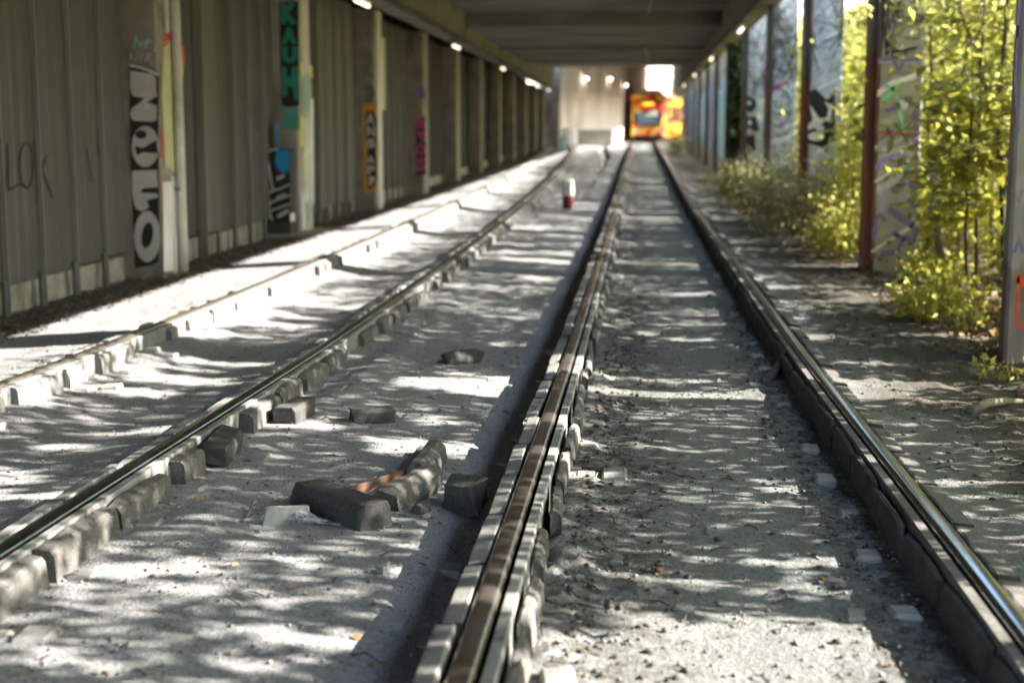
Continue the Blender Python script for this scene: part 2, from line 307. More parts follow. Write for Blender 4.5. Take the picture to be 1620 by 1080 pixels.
# ------------------------------------------------------------------ rails with their rubber jackets
def sweep(prof, Y0, Y1, xf, step=.5):
    n = max(2, int((Y1 - Y0) / step) + 1); Ys = np.linspace(Y0, Y1, n); k = len(prof)
    P = np.array(prof); X = xf(Ys)[:, None] + P[None, :, 0]; Z = zrail(Ys)[:, None] + P[None, :, 1]
    V = np.stack([X, np.repeat(Ys[:, None], k, 1), Z], -1).reshape(-1, 3)
    Q = [(i * k + j, i * k + (j + 1) % k, (i + 1) * k + (j + 1) % k, (i + 1) * k + j) for i in range(n - 1) for j in range(k)]
    Q += [tuple(range(k)), tuple(range((n - 1) * k, n * k))]
    mb = MB(); mb.add(V, Q); return mb
def seg_mesh(prof, Ln, seed, wob=.006, ribs=0.0):
    """one cast jacket block: straight faces, chipped ends and corners"""
    r = np.random.default_rng(seed); ns = 15; P = np.array(prof); k = len(prof); V = []; zt = P[:, 1].max(); c = P.mean(0)
    ch = r.uniform(0, .035, (2, k)); dep = r.uniform(0, .03, 2)
    for i in range(ns):
        t = i / (ns - 1); y = (t - .5) * Ln; q = P.copy(); e = min(i, ns - 1 - i)
        if e == 0: q = c + (q - c) * .96
        if e == 1: y = (-.5 if i < ns / 2 else .5) * (Ln - .016)
        side = 0 if i < ns / 2 else 1
        top = q[:, 1] > zt - .03
        if e < 3: q[top, 1] -= dep[side] * (1 - e / 3) * r.uniform(.4, 1, top.sum())
        if r.random() < .14: q[int(r.integers(0, k)), 1] -= r.uniform(.004, .016) * (1 if wob > .003 else .3)
        out = np.abs(q[:, 0]) > np.abs(P[:, 0]).max() - .04
        q[out, 0] += ribs * (1 if i % 3 == 1 else -.3) * np.sign(c[0])
        q = q + r.normal(0, wob * .35, q.shape)
        V += [(a, y + (ch[side][jj] * (1 if side == 0 else -1) if e == 0 else 0), b) for jj, (a, b) in enumerate(q)]
    Q = [(i * k + j, i * k + (j + 1) % k, (i + 1) * k + (j + 1) % k, (i + 1) * k + j) for i in range(ns - 1) for j in range(k)]
    Q += [tuple(range(k)), tuple(range((ns - 1) * k, ns * k))]
    mb = MB(); mb.add(V, Q); me = mb.mesh('jacket')
    bm = bmesh.new(); bm.from_mesh(me); bmesh.ops.recalc_face_normals(bm, faces=bm.faces[:]); bm.to_mesh(me); bm.free(); return me
def mir(p): return [(-a, b) for a, b in p][::-1]
HEAD = [(-.036, -.014), (-.033, -.006), (-.025, -.0015), (-.012, 0), (.012, 0), (.024, -.0015), (.031, -.006), (.035, -.015), (.036, -.04), (.01, -.052), (.008, -.14), (.06, -.155), (.06, -.17), (-.06, -.17), (-.06, -.155), (-.008, -.14), (-.01, -.052), (-.037, -.04)]
STRIP = [(.052, -.012), (.084, -.012), (.088, -.02), (.088, -.15), (.05, -.15), (.05, -.02)]
def rail(xf, Y1, label, groove, sides, seed, gap=(), steel='steel', strip='dusty_top'):
    root = empty('rail', (float(xf(3.0)), 3.0, float(zrail(3.0)) - .17), label, 'rail', 'four rails of the two tracks')
    hd = HEAD if groove > 0 else mir(HEAD)
    o = sweep(hd, 1.2, Y1, xf).link('steel_rail', [M[steel], M['rail_rust']], root)
    for p in o.data.polygons:
        c = p.center.z + o.parent.location.z - zrail(p.center.y + 3.0)
        p.use_smooth = c > -.03
        if c < -.045: p.material_index = 1
    st = STRIP if groove > 0 else mir(STRIP)
    sweep(st, 1.2, min(Y1, 92), xf).link('guard_strip', M[strip], root)
    for si, (prof, mat, ribs, wob) in enumerate(sides):
        vs = [seg_mesh(prof, [.6, .58, .6, .42, .6, .3][q], seed + 10 * si + q, wob, ribs) for q in range(6)]
        for v in vs: v.materials.append(M[mat])
        Y = 1.6; k = 0; r = random.Random(seed + si)
        while Y < 24:
            if not any(a < Y < b and si == s for a, b, s in gap):
                o = bpy.data.objects.new('rubber_jacket', vs[r.choice([0, 1, 2, 4] if wob < .0025 else [0, 1, 2, 3, 4, 5])]); COL.objects.link(o); o.parent = root
                o.location = Vector((float(xf(Y)), Y, float(zrail(Y)))) - root.location + Vector((r.gauss(0, .006), 0, r.gauss(0, .006)))
                o.rotation_euler = (math.atan((zrail(Y + .3) - zrail(Y - .3)) / .6) + r.gauss(0, .012), r.gauss(0, .03) if wob > .003 else 0, r.gauss(0, .022 if wob > .003 else .006)); k += 1
            Y += .62
        sweep(prof, 24, min(Y1, 92), xf, .62).link('far_jacket', M[mat], root)
    return root
BLK_A_IN = [(.104, -.036), (.112, -.03), (.132, -.038), (.14, -.055), (.148, -.24), (.104, -.24)]
BLK_A_OUT = [(-.052, -.012), (-.058, -.006), (-.108, -.012), (-.118, -.03), (-.122, -.3), (-.052, -.3)]
BLK_R_IN = [(-.1, -.03), (-.106, -.026), (-.12, -.032), (-.126, -.05), (-.132, -.26), (-.1, -.26)]
BLK_R_OUT = [(.05, -.016), (.06, -.012), (.125, -.02), (.14, -.05), (.145, -.2), (.05, -.2)]
BLK_B_OUT = [(.09, -.028), (.096, -.024), (.135, -.03), (.15, -.046), (.166, -.26), (.09, -.26)]
BLK_B_IN = [(-.046, -.01), (-.05, -.004), (-.1, -.008), (-.112, -.02), (-.118, -.22), (-.046, -.22)]
BLK_L_IN = [(.094, -.03), (.1, -.024), (.125, -.028), (.136, -.045), (.145, -.24), (.094, -.24)]
BLK_L_OUT = [(-.05, -.014), (-.056, -.008), (-.105, -.012), (-.115, -.03), (-.115, -.2), (-.05, -.2)]
rail(xa, 131, 'polished rail with brown running face, left rail of the pair leading to the tram', 1, [(BLK_A_OUT, 'rubber_dusty', 0, .002), (BLK_A_IN, 'rubber', .003, .005)], 100)
rail(xa2, 131, 'shiny bluish rail beside the overgrown pillars, right rail of the pair leading to the tram', -1, [(BLK_R_OUT, 'rubber', 0, .002), (BLK_R_IN, 'rubber_dark', 0, .0024)], 200, [(6.0, 6.5, 1)], 'steel_cool', 'rubber')  # inner jacket blocks take the darker rubber to paint in that face's shadow
rail(xb2, 85, 'dusty rail edged with broken dark jacket blocks, second rail from the corrugated wall', 1, [(BLK_B_OUT, 'rubber', .004, .007), (BLK_B_IN, 'dusty_top', 0, .002)], 300, [(6.3, 7.0, 0), (9.6, 10.0, 0), (13.2, 13.8, 0)], 'steel_cool')
rail(xb, 85, 'sunlit dusty rail running closest to the corrugated wall', 1, [(BLK_L_OUT, 'dusty_top', 0, .003), (BLK_L_IN, 'rubber_dusty', .004, .006)], 400, [(9.4, 10.1, 1), (12.2, 13.2, 1), (14.5, 15.2, 1), (17, 17.9, 1)])

def sleepers():
    def one(side):
        root = empty('sleeper', (0, 0, 0), 'x', 'sleeper')
        MB().box(-.45, .45, -.12, .12, -.3, -.1, .02).link('concrete_block', M['sleeper'], root)
        for q in (-1, 1):
            MB().box(q * .34 - .06, q * .34 + .055, -.07, .065, -.12, 0, .012).link('concrete_plate', M['sleeper'], root, False, True).location = (0, 0, 0)
            MB().box(q * .215 - .05, q * .215 + .045, -.06, .05, -.12, .0, .012).link('rail_clip', M['sleeper'], root, False, True)
        return root
    names = ['pale concrete sleeper block half buried in sand under the polished brown rail', 'pale concrete sleeper block half buried in sand under the shiny bluish rail',
             'pale concrete sleeper block buried below the dusty rail with broken jacket blocks', 'pale concrete sleeper block buried in drifted sand below the rail nearest the corrugated wall']
    first = None
    for i, xf in enumerate((xa, xa2, xb2, xb)):
        Y = 3.05 + .1 * i
        while Y < (19 if i < 2 else 12):
            r = random.Random(int(Y * 100) + i * 7)
            if first is None: first = one(0); o = first
            else: o = copy_tree(first)
            o['label'] = names[i]; o['group'] = ['sleepers under the polished rail', 'sleepers under the shiny right rail', 'sleepers under the dusty rail', 'sleepers under the rail by the wall'][i]
            off = 0 if i < 2 else .05
            o.location = (float(xf(Y)) + r.gauss(0, .012), Y, float(zrail(Y)) - .2 - .012 + r.gauss(0, .012) - (.0 if i < 2 else .02)); o.rotation_euler = (r.gauss(0, .015), r.gauss(0, .015), r.gauss(0, .02))
            for ch in o.children:
                if ch.name.startswith('concrete_block'): continue
                a = np.array([v.co[:] for v in ch.data.vertices]); cx = float((a[:, 0].min() + a[:, 0].max()) / 2); clip = ch.name.startswith('rail_clip')
                g = float(gz(o.location.x + cx, Y, False)) - o.location.z
                ch.location = (0, r.gauss(0, .02), g + (r.gauss(.006, .01) if clip else r.gauss(-.018, .01)) - (.06 if (i == 1 and cx > 0) else 0)); ch.rotation_euler = (r.gauss(0, .03), r.gauss(0, .035), r.gauss(0, .06))
            Y += .62
sleepers()

# ------------------------------------------------------------------ painted marks (flat paint lying on a face)
def face_y(Y): return lambda x, y, l: on_y(x, y, Y - .003 - .0016 * l)
def face_x(X): return lambda x, y, l: on_x(x, y, X + .003 + .0016 * l)
def poly_paint(parent, face, polys, mat, layer=0, name='paint_pattern', _st=False):
    if name == 'paint_pattern' and 1 < len(polys) < 8 and not _st:
        for P in polys: poly_paint(parent, face, [P], mat, layer, name)
        return
    mb = MB()
    for P in polys: mb.add([face(x, y, layer) for x, y in P], [tuple(range(len(P)))])
    me = mb.mesh(name); return link(name, me, M[mat], parent)
def stroke(pts, w):
    A = []; B = []; n = len(pts)
    for i in range(n):
        x0, y0 = pts[max(i - 1, 0)]; x1, y1 = pts[min(i + 1, n - 1)]; d = math.hypot(x1 - x0, y1 - y0) or 1; nx, ny = -(y1 - y0) / d * w / 2, (x1 - x0) / d * w / 2
        A.append((pts[i][0] + nx, pts[i][1] + ny)); B.append((pts[i][0] - nx, pts[i][1] - ny))
    return [[A[i], A[i + 1], B[i + 1], B[i]] for i in range(n - 1)]
def arc(cx, cy, rx, ry, a0=0, a1=360, n=14, rot=0):
    o = []
    for i in range(n + 1):
        t = math.radians(a0 + (a1 - a0) * i / n); x, y = rx * math.cos(t), ry * math.sin(t); c, s = math.cos(rot), math.sin(rot); o.append((cx + x * c - y * s, cy + x * s + y * c))
    return o
def strokes(parent, face, ss, mat, layer=0, name='paint_pattern'):
    P = []
    for pts, w in ss: P += stroke(pts, w)
    return poly_paint(parent, face, P, mat, layer, name, True)
_fc = {}
def glyph(ch, off):
    if (ch, off) not in _fc:
        cu = bpy.data.curves.new('t', 'FONT'); cu.body = ch; cu.offset = off; cu.resolution_u = 3
        o = bpy.data.objects.new('t', cu); COL.objects.link(o); dg = bpy.context.evaluated_depsgraph_get(); me = bpy.data.meshes.new_from_object(o.evaluated_get(dg))
        V = np.array([v.co[:2] for v in me.vertices]); Q = [list(p.vertices) for p in me.polygons]
        bpy.data.objects.remove(o); bpy.data.curves.remove(cu); bpy.data.meshes.remove(me)
        V = (V - V.min(0)) / (V.max(0) - V.min(0)); _fc[(ch, off)] = (V, Q)
    return _fc[(ch, off)]
def letters(parent, face, items, mat, layer, off=.0, grow=0, name='graffiti_lettering'):
    mb = MB()
    for ch, (x0, y0, x1, y1), rot in items:
        V, Q = glyph(ch, off); x0, y0, x1, y1 = x0 - grow, y0 - grow, x1 + grow, y1 + grow; P = []
        for u, v in V:
            if rot == 90: u, v = 1 - v, u
            if rot == -90: u, v = v, 1 - u
            P.append(face(x0 + u * (x1 - x0), y1 - v * (y1 - y0), layer))
        mb.add(P, Q)
    return link(name, mb.mesh(name), M[mat], parent)

# ------------------------------------------------------------------ left side: wall pillars, metal sheet wall, beam
LP = 6.35; LY = 15.0; LX = -5.1; WX = -5.47
ordn = ['first', 'second', 'third', 'fourth', 'fifth', 'sixth', 'seventh', 'eighth', 'ninth', 'tenth', 'eleventh', 'twelfth']
plabel = {0: 'concrete wall pillar with big silver and black bubble letters', 1: 'concrete wall pillar with green lettering reading KAUTH', 2: 'concrete wall pillar with orange patch and grey lettering ANSAPP', 3: 'concrete wall pillar with pink lettering on its front'}
LPIL = {}
for k in range(-1, 11):
    y0 = LY + LP * k; zb = float(gz(-5.0, y0)) - .1
    lab = plabel.get(k) or ('concrete wall pillar standing nearer than the silver lettered one' if k < 0 else 'bare concrete pillar in the dark wall, %s after the pink lettered pillar' % ordn[k - 4])
    root = empty('wall_pillar', (LX - .25, y0 + .42, zb), lab, 'pillar', 'pillars along the corrugated wall')
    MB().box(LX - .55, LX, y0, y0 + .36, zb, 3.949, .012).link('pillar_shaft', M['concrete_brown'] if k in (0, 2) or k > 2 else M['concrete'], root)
    MB().box(LX - .55, LX + .004, y0 + .375, y0 + .86, zb, 3.949, .012).link('side_pier', M['concrete_pale'] if k < 3 else M['concrete'] if k < 5 else M['concrete_brown'], root)  # farthest piers use the browner concrete to paint in deeper shade
    LPIL[k] = root
# pillar with the silver letters
r0 = LPIL[0]; f = face_y(LY); s = face_x(LX)
pipe = MB().tube([(LX + .06, LY + .5, .05), (LX + .06, LY + .5, 3.9)], .05, 10).link('rain_pipe', M['concrete_pale'], r0, True)
MB().box(LX, LX + .07, LY + .44, LY + .56, .95, .99).link('pipe_bracket', M['galv'], pipe)
W0, W1 = 206.5, 252.5
poly_paint(r0, f, [[(204, 104), (220, 103), (248, 117), (251, 124), (251, 414), (240, 420), (213, 424), (212, 380), (206, 255)]], 'p_black', 0)
blob = [[(206, 112), (240, 117), (247, 124), (247, 144), (249, 152), (232, 162), (248, 167), (248, 190), (240, 193), (210, 191), (206, 182), (208, 172), (229, 156), (210, 152), (206, 140)],
        arc(230, 232, 22, 33), [(209, 270), (248, 269), (250, 296), (226, 298), (222, 305), (248, 306), (250, 312), (232, 317), (236, 328), (224, 335), (214, 329), (210, 312), (209, 300)],
        arc(233, 374, 21, 41)]
poly_paint(r0, f, blob, 'p_silver', 1)
poly_paint(r0, f, [arc(223, 213, 9, 7), [(213, 231), (226, 234), (248, 222), (250, 243), (226, 241), (216, 246)], arc(233, 372, 9, 21, rot=.15)], 'p_black', 2)
strokes(r0, f, [([(205, 104), (222, 107), (240, 114), (249, 119)], 3)], 'p_white', 3)
strokes(r0, f, [([(206, 97), (207, 84), (210, 92)], 1.6), ([(213, 98), (218, 80), (223, 98), (226, 84)], 1.8), ([(230, 99), (233, 84)], 1.8), ([(233, 92), (240, 84)], 1.6), ([(234, 92), (243, 106)], 1.6)], 'p_silver', 0)
strokes(r0, f, [([(212, 78), (215, 56), (219, 70)], 2), ([(220, 74), (221, 68), (224, 74), (227, 66)], 2), ([(231, 76), (231, 64), (238, 63)], 2), ([(231, 69), (240, 66)], 1.6), ([(243, 80), (247, 78)], 2)], 'p_sky', 0)
s2 = face_x(LX + .004)
poly_paint(r0, s2, [[(258, 60), (268, 50), (291, 75), (293, 110), (283, 84), (268, 62), (262, 150), (257, 150)], [(255, 205), (258, 208), (258, 252), (255, 252)], [(255.5, 290), (258, 292), (258, 308), (255.5, 308)]], 'p_red', 0)
poly_paint(r0, s2, [[(259, 76), (270, 66), (287, 86), (290, 110), (286, 190), (290, 264), (262, 268), (256, 150)]], 'p_lemon', 1)
strokes(r0, s2, [([(259, 70), (267, 64)], 3), ([(276, 80), (282, 85)], 5), ([(277, 127), (280, 145)], 5), ([(277, 165), (281, 175)], 5), ([(278, 200), (280, 214)], 6), ([(279, 240), (284, 250)], 5), ([(258, 268), (272, 275), (290, 280)], 9)], 'p_grey', 2)
strokes(r0, s2, [([(278, 126), (279, 140)], 4), ([(278, 198), (279, 210)], 4), ([(280, 242), (283, 248)], 4), ([(279, 282), (284, 286)], 4)], 'p_black', 3)
poly_paint(r0, s2, [[(287, 130), (289, 150), (291, 205), (287, 170)]], 'p_yellow', 3)
poly_paint(r0, s2, [[(258, 288), (274, 287), (275, 428), (259, 430)], [(277, 284), (291, 286), (294, 424), (277, 428)]], 'p_white', 0, 'whitewash')
strokes(r0, s2, [([(253, 4), (256, 10), (254, 20), (258, 14)], 1.2), ([(255, 24), (260, 40)], 1.2), ([(280, 10), (280, 26)], 1)], 'p_black', 0)
# pillar with the green letters
r1 = LPIL[1]; y1 = LY + LP; f = face_y(y1); s = face_x(LX)
poly_paint(r1, f, [[(441.5, 3), (472, 2), (473.5, 168), (458, 170), (446, 166), (444, 120)]], 'p_black', 0)
letters(r1, f, [('K', (444, 5, 471, 39), 0), ('A', (445, 43, 470, 70), 0), ('U', (446, 74, 471, 100), 0)], 'p_green', 1, .085)
poly_paint(r1, f, [[(446, 106), (453, 107), (454, 122), (461, 122), (462, 106), (472, 105), (472, 160), (466, 158), (463, 138), (455, 137), (454, 152), (446, 153)]], 'p_green', 1, 'graffiti_lettering')
poly_paint(r1, f, [[(446, 172), (473, 170), (473, 206), (446, 204)]], 'p_teal', 0)
poly_paint(r1, s, [[(475, 100), (494, 104), (495, 125), (480, 112), (477, 126)], [(476, 180), (480, 186), (480, 232), (476, 232)], [(479, 240), (486, 244), (490, 290), (486, 308), (481, 280)]], 'p_yellow', 0)
poly_paint(r1, s, [[(479, 122), (486, 114), (492, 122), (494, 150), (490, 170), (484, 190), (479, 185)], [(481, 318), (487, 322), (492, 310), (493, 330), (491, 362), (488, 348), (485, 362)]], 'p_sage', 1)
poly_paint(r1, s, [[(487, 160), (496, 155), (497, 330), (492, 306), (490, 240)], [(478, 296), (483, 318), (484, 362), (479, 364)]], 'p_white', 0)
# pillar with the orange patch
r2 = LPIL[2]; y2 = LY + 2 * LP; f = face_y(y2); s = face_x(LX)
poly_paint(r2, f, [[(574, 165), (597, 164), (597, 300), (585, 304), (576, 306), (575, 260)]], 'p_orange', 0)
poly_paint(r2, f, [[(579, 177), (590, 175), (596, 190), (596, 218), (594, 236), (596, 258), (596, 286), (588, 300), (582, 298), (579, 262), (582, 238), (577, 210)]], 'p_black', 1)
letters(r2, f, [('A', (579, 179, 593, 197), 0), ('N', (580, 200, 594, 216), 0), ('S', (580, 220, 594, 234), 0), ('A', (580, 246, 593, 259), 0), ('P', (581, 262, 594, 276), 0), ('P', (584, 279, 594, 294), 0)], 'p_silver', 2, .05)
strokes(r2, f, [([(580, 90), (586, 84), (588, 100), (580, 110), (588, 122)], 1.5), ([(577, 144), (584, 134), (592, 150), (578, 152), (590, 138), (586, 158)], 2.4)], 'p_black', 0)
poly_paint(r2, s, [[(598, 60), (609, 60), (610, 175), (598, 172)]], 'p_lemon', 0)
# pillar with the pink letters
r3 = LPIL[3]; y3 = LY + 3 * LP; f = face_y(y3)
poly_paint(r3, f, [[(657.5, 190), (673, 184), (674, 276), (659, 278)]], 'p_black', 0)
letters(r3, f, [('E', (658, 189, 672, 205), -90), ('F', (659, 208, 673, 224), -90), ('O', (659, 227, 673, 246), 0), ('S', (659, 249, 673, 272), 0)], 'p_pink', 1, .06)
poly_paint(r3, f, [[(657, 140), (671, 138), (673, 155), (660, 156)]], 'p_purple', 0)
# faint tags on the dark pillars further in
for k, mt in ((4, 'p_purple'), (5, 'p_grey'), (6, 'p_grey')):
    Yk = LY + k * LP; ff = (lambda Yk: lambda u, v, l: np.array([LX - .4 + .35 * u, Yk - .003 - .0016 * l, v]))(Yk)
    strokes(LPIL[k], ff, [([(.2, 2.3), (.8, 2.1), (.2, 1.9), (.8, 1.7)], .07), ([(.5, 1.5), (.25, 1.3), (.75, 1.1), (.5, .9)], .08)], mt, 0)

def corrugated(w, z0, z1, amp=.007, pitch=.034):
    n = max(8, int(w / pitch * 4)); ys = np.linspace(0, w, n + 1); ph = ys / pitch * 2 * PI; xs = amp * np.clip(1.6 * np.sin(ph), -1, 1)
    V = [(x, y, z0) for x, y in zip(xs, ys)] + [(x, y, z1) for x, y in zip(xs, ys)] + [(x - .003, y, z0) for x, y in zip(xs, ys)] + [(x - .003, y, z1) for x, y in zip(xs, ys)]
    m = n + 1; Q = [(i, i + 1, m + i + 1, m + i) for i in range(n)] + [(2 * m + i + 1, 2 * m + i, 3 * m + i, 3 * m + i + 1) for i in range(n)]
    Q += [(i, 2 * m + i, 2 * m + i + 1, i + 1) for i in range(n)] + [(0, m, 3 * m, 2 * m), (n, 2 * m + n, 3 * m + n, m + n)]
    mb = MB(); mb.add(V, Q); return mb
wl = {-1: 'corrugated grey metal wall on the near side of the silver lettered pillar', 0: 'corrugated metal wall between the silver lettered pillar and the green lettered pillar', 1: 'corrugated metal wall between the KAUTH pillar and the orange pillar', 2: 'corrugated metal wall between the orange pillar and the pink lettered pillar'}
for k in range(-2, 10):
    a = LY + LP * k + .865; b = LY + LP * (k + 1) - .005; zb = float(gz(-5.3, (a + b) / 2))
    lab = wl.get(k) or ('corrugated metal wall panel nearest the viewer, out past the picture edge' if k < -1 else 'dark corrugated metal wall bay, %s bay beyond the pink lettered pillar' % ordn[k - 3])
    root = empty('metal_wall', (WX, (a + b) / 2, zb), lab, 'wall', 'metal wall bays on the left')
    n = 7; w = (b - a) / n; rr = random.Random(k + 50)
    for i in range(n):
        rec = 0 if k == -1 else rr.choice([0, 0, 0, .07, .1]); zlow = zb + .27 + rr.uniform(-.02, .04)
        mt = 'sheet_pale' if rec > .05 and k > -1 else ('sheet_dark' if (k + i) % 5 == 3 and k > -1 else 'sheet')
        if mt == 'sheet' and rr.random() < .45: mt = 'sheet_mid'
        if k > 2: mt = 'sheet_shaded'
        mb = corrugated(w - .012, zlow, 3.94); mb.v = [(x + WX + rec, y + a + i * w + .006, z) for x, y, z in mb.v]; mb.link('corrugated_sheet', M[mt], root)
        if i and (k < 3):
            yy = a + i * w
            MB().box(WX + .012, WX + .045, yy - .075, yy - .004, zb - .15, zlow + .05).link('fence_post', M['sheet'], root)
            MB().box(WX + .012, WX + .06 + rec, yy - .003, yy + .006, zb - .15, 3.93).link('edge_strip', M['galv'], root)
    MB().box(WX - .2, WX - .06, a, b, zb - .2, zb + .25, .01).link('plinth', M['plinth'], root)
    if k == -1:
        ff = lambda x, y, l: on_x(x, y, WX + .012 + .002 * l)
        strokes(root, ff, [(arc(42, 262, 11, 36, n=18), 2.4), ([(55, 225), (59, 270), (60, 322)], 3), ([(75, 246), (66, 268), (78, 298), (84, 316)], 3), (arc(0, 285, 8, 22, -90, 120), 3.4), ([(12, 228), (14, 280), (14, 302), (32, 290), (42, 297)], 3)], 'p_black', 1, 'graffiti_lettering')
        strokes(root, ff, [([(137, 236), (141, 260), (146, 292)], 1.6), ([(152, 235), (157, 234), (161, 254), (161, 274)], 1.6)], 'p_black', 1, 'graffiti_lettering')
    if k == 0:
        ff = lambda x, y, l: on_x(x, y, WX + .11 + .002 * l)
        strokes(root, ff, [([(438, 196), (439, 232)], 6)], 'p_deepblue', 1)
        strokes(root, ff, [([(397, 172), (405, 165), (402, 185), (398, 182)], 1.3), ([(406, 164), (405, 186)], 1.3), ([(410, 166), (411, 184), (418, 164), (416, 188)], 1.3), ([(418, 176), (425, 174), (427, 186), (420, 186)], 1.3), ([(412, 188), (424, 203), (427, 196)], 1.3), ([(413, 30), (423, 28)], 1.2), ([(415, 26), (420, 35)], 1.2)], 'p_black', 1, 'graffiti_lettering')
    if k == 1:
        ff = lambda x, y, l: on_x(x, y, WX + .11 + .002 * l)
        strokes(root, ff, [([(543, 158), (552, 158), (546, 170), (554, 172)], 2), ([(545, 176), (553, 182)], 2)], 'p_black', 1, 'graffiti_lettering')
tag(MB().box(-6.5, -6.3, -4, 82, -.4, 5.0).link('rear_wall', M['ceiling']), 'concrete wall added behind the corrugated metal sheets to shut out light', 'wall')  # unseen wall added so no daylight leaks through the gap below the sheets

# painted cabinet in front of the green lettered pillar
cab = empty('cabinet', (-5.25, 21.2, .1), 'electrical cabinet painted blue and black with white outlines, before the KAUTH pillar', 'cabinet')
cy = 20.98
def fpt(x, y, Y): p = on_y(x, y, Y); return (p[0], p[1], p[2])
CP = [(421, 243), (425, 238), (436, 235), (458, 235), (459, 240), (459, 350), (445, 350), (428, 350), (424, 318), (431, 306), (421, 300)]
CP = [(421, 243), (424, 238), (432, 235), (459, 235), (459, 352), (424, 352)]
V = [fpt(x, y, cy) for x, y in CP]; n = len(V); V += [(p[0], p[1] + .3, p[2]) for p in V]
MB().add(V, [tuple(range(n)), tuple(range(2 * n - 1, n - 1, -1))] + [(i, i + n, (i + 1) % n + n, (i + 1) % n) for i in range(n)]).link('cabinet_body', M['p_black'], cab)
x0, x1 = fpt(424, 352, cy)[0], fpt(459, 352, cy)[0]; zc = fpt(424, 352, cy)[2]
MB().box(x0, x1, cy + .02, cy + .3, -.05, zc - .002).link('cabinet_base', M['rubber_dark'], cab)
MB().box(-6.0, -4.72, cy - .15, cy + 1.6, -.2, .075, .015).link('concrete_slab', M['concrete'], cab)
f = face_y(cy)
poly_paint(cab, f, [[(437, 237), (458, 236), (458, 271), (450, 274), (440, 270), (435, 256)]], 'p_blue', 0)
strokes(cab, f, [([(422, 243), (427, 272), (432, 302)], 2.2), ([(432, 302), (424, 307), (427, 322), (426, 334), (431, 349)], 2.4), ([(428, 320), (458, 309)], 2), ([(427, 334), (458, 323)], 2), ([(432, 302), (445, 298), (457, 292)], 2), ([(422, 241), (432, 237), (440, 236)], 2)], 'p_white', 1)
poly_paint(cab, f, [[(438, 340), (456, 330), (457, 336), (440, 346)], [(437, 311), (452, 305), (452, 309), (437, 315)], [(437, 280), (450, 275), (450, 281), (438, 286)]], 'p_silver', 1)
sx = face_x(x1 + .0)
poly_paint(cab, lambda x, y, l: np.array([x1 + .003 + .0015 * l, x, y]), [[(cy + .005, zc + .01), (cy + .295, zc + .01), (cy + .295, zc + 1.06), (cy + .005, zc + 1.06)]], 'p_white', 0)
poly_paint(cab, lambda x, y, l: np.array([x1 + .003 + .0015 * l, x, y]), [[(cy + .005, zc + .55), (cy + .13, zc + .6), (cy + .13, zc + 1.06), (cy + .005, zc + 1.06)]], 'p_sky', 1)

# ------------------------------------------------------------------ right side: concrete pillars and steel posts
RP = 6.1; RY = 9.5
rl = {0: 'grey scrawled pillar at the picture edge behind the pale post', 1: 'pale concrete pillar covered in purple outline lettering', 2: 'white pillar with a black and white painted eye shape, behind the shrubs', 3: 'bluish white pillar with a round face drawn in thin dark line', 4: 'bluish white pillar with bold black letter shapes low down', 5: 'dark pillar half covered with green ivy'}
rpl = {0: 'pale scrawled steel post with orange painted patch', 1: 'red rusty steel post beside the purple lettered pillar', 2: 'red rusty steel post beside the painted eye pillar', 3: 'thin grey brown steel post beside the round face pillar', 4: 'thin grey brown steel post beside the black letter pillar'}
RPIL = {}
for k in range(-1, 12):
    y0 = RY + RP * k; zb = float(gz(2.8, y0)) - .15
    if k >= 0:
        lab = rl.get(k) or 'blue streaked pillar on the overgrown side, %s beyond the ivy pillar' % ordn[k - 6]
        mt = {0: 'concrete', 1: 'concrete_beige', 2: 'concrete_blue', 3: 'concrete_blue', 4: 'concrete_blue', 5: 'concrete'}.get(k, 'concrete')
        root = empty('concrete_pillar', (2.88, y0 + .3, zb), lab, 'pillar', 'pillars along the overgrown side')
        MB().box(2.55, 3.01, y0, y0 + .6, zb, 4.6, .015).link('pillar_shaft', M[mt], root)
        RPIL[k] = root
    lab = rpl.get(k) or ('steel post on the overgrown side standing beside the viewer' if k < 0 else 'dark steel post, %s post beyond the black letter pillar' % ordn[k - 5])
    pm = {-1: 'post', 0: 'post_pale', 1: 'post', 2: 'post'}.get(k, 'post_grey')
    pr = empty('steel_post', (2.48, y0, zb), lab, 'post', 'steel posts carrying the roof edge')
    a, b = 2.41, 2.525
    if k == 0: MB().box(a, b + .03, y0 - .06, y0 + .1, zb, 3.948, .02).link('post_shaft', M[pm], pr)
    else:
        mb = MB(); t = .014
        prof = [(a, y0 - .07), (a, y0 + .07), (a + t, y0 + .07), (a + t, y0 + t / 2), (b - t, y0 + t / 2), (b - t, y0 + .07), (b, y0 + .07), (b, y0 - .07), (b - t, y0 - .07), (b - t, y0 - t / 2), (a + t, y0 - t / 2), (a + t, y0 - .07)]
        n = len(prof); V = [(x, y, zb) for x, y in prof] + [(x, y, 3.948) for x, y in prof]
        mb.add(V, [tuple(range(n)), tuple(range(2 * n - 1, n - 1, -1))] + [(i, i + n, (i + 1) % n + n, (i + 1) % n) for i in range(n)]).link('post_shaft', M[pm], pr)
    if k == 0:
        fo = lambda x, y, l: on_y(x, y, y0 - .063 - .0016 * l)
        strokes(pr, fo, [([(1611, 432), (1610, 515), (1624, 522)], 5), ([(1609, 440), (1626, 452)], 12), ([(1621, 432), (1627, 500)], 4)], 'p_orangered', 0)
        strokes(pr, fo, [([(1611, 40), (1606, 130), (1612, 210)], 4), ([(1614, 0), (1608, 60)], 5), ([(1603, 300), (1611, 320), (1618, 300)], 3), ([(1604, 400), (1612, 380), (1620, 400)], 6)], 'p_purple', 0)
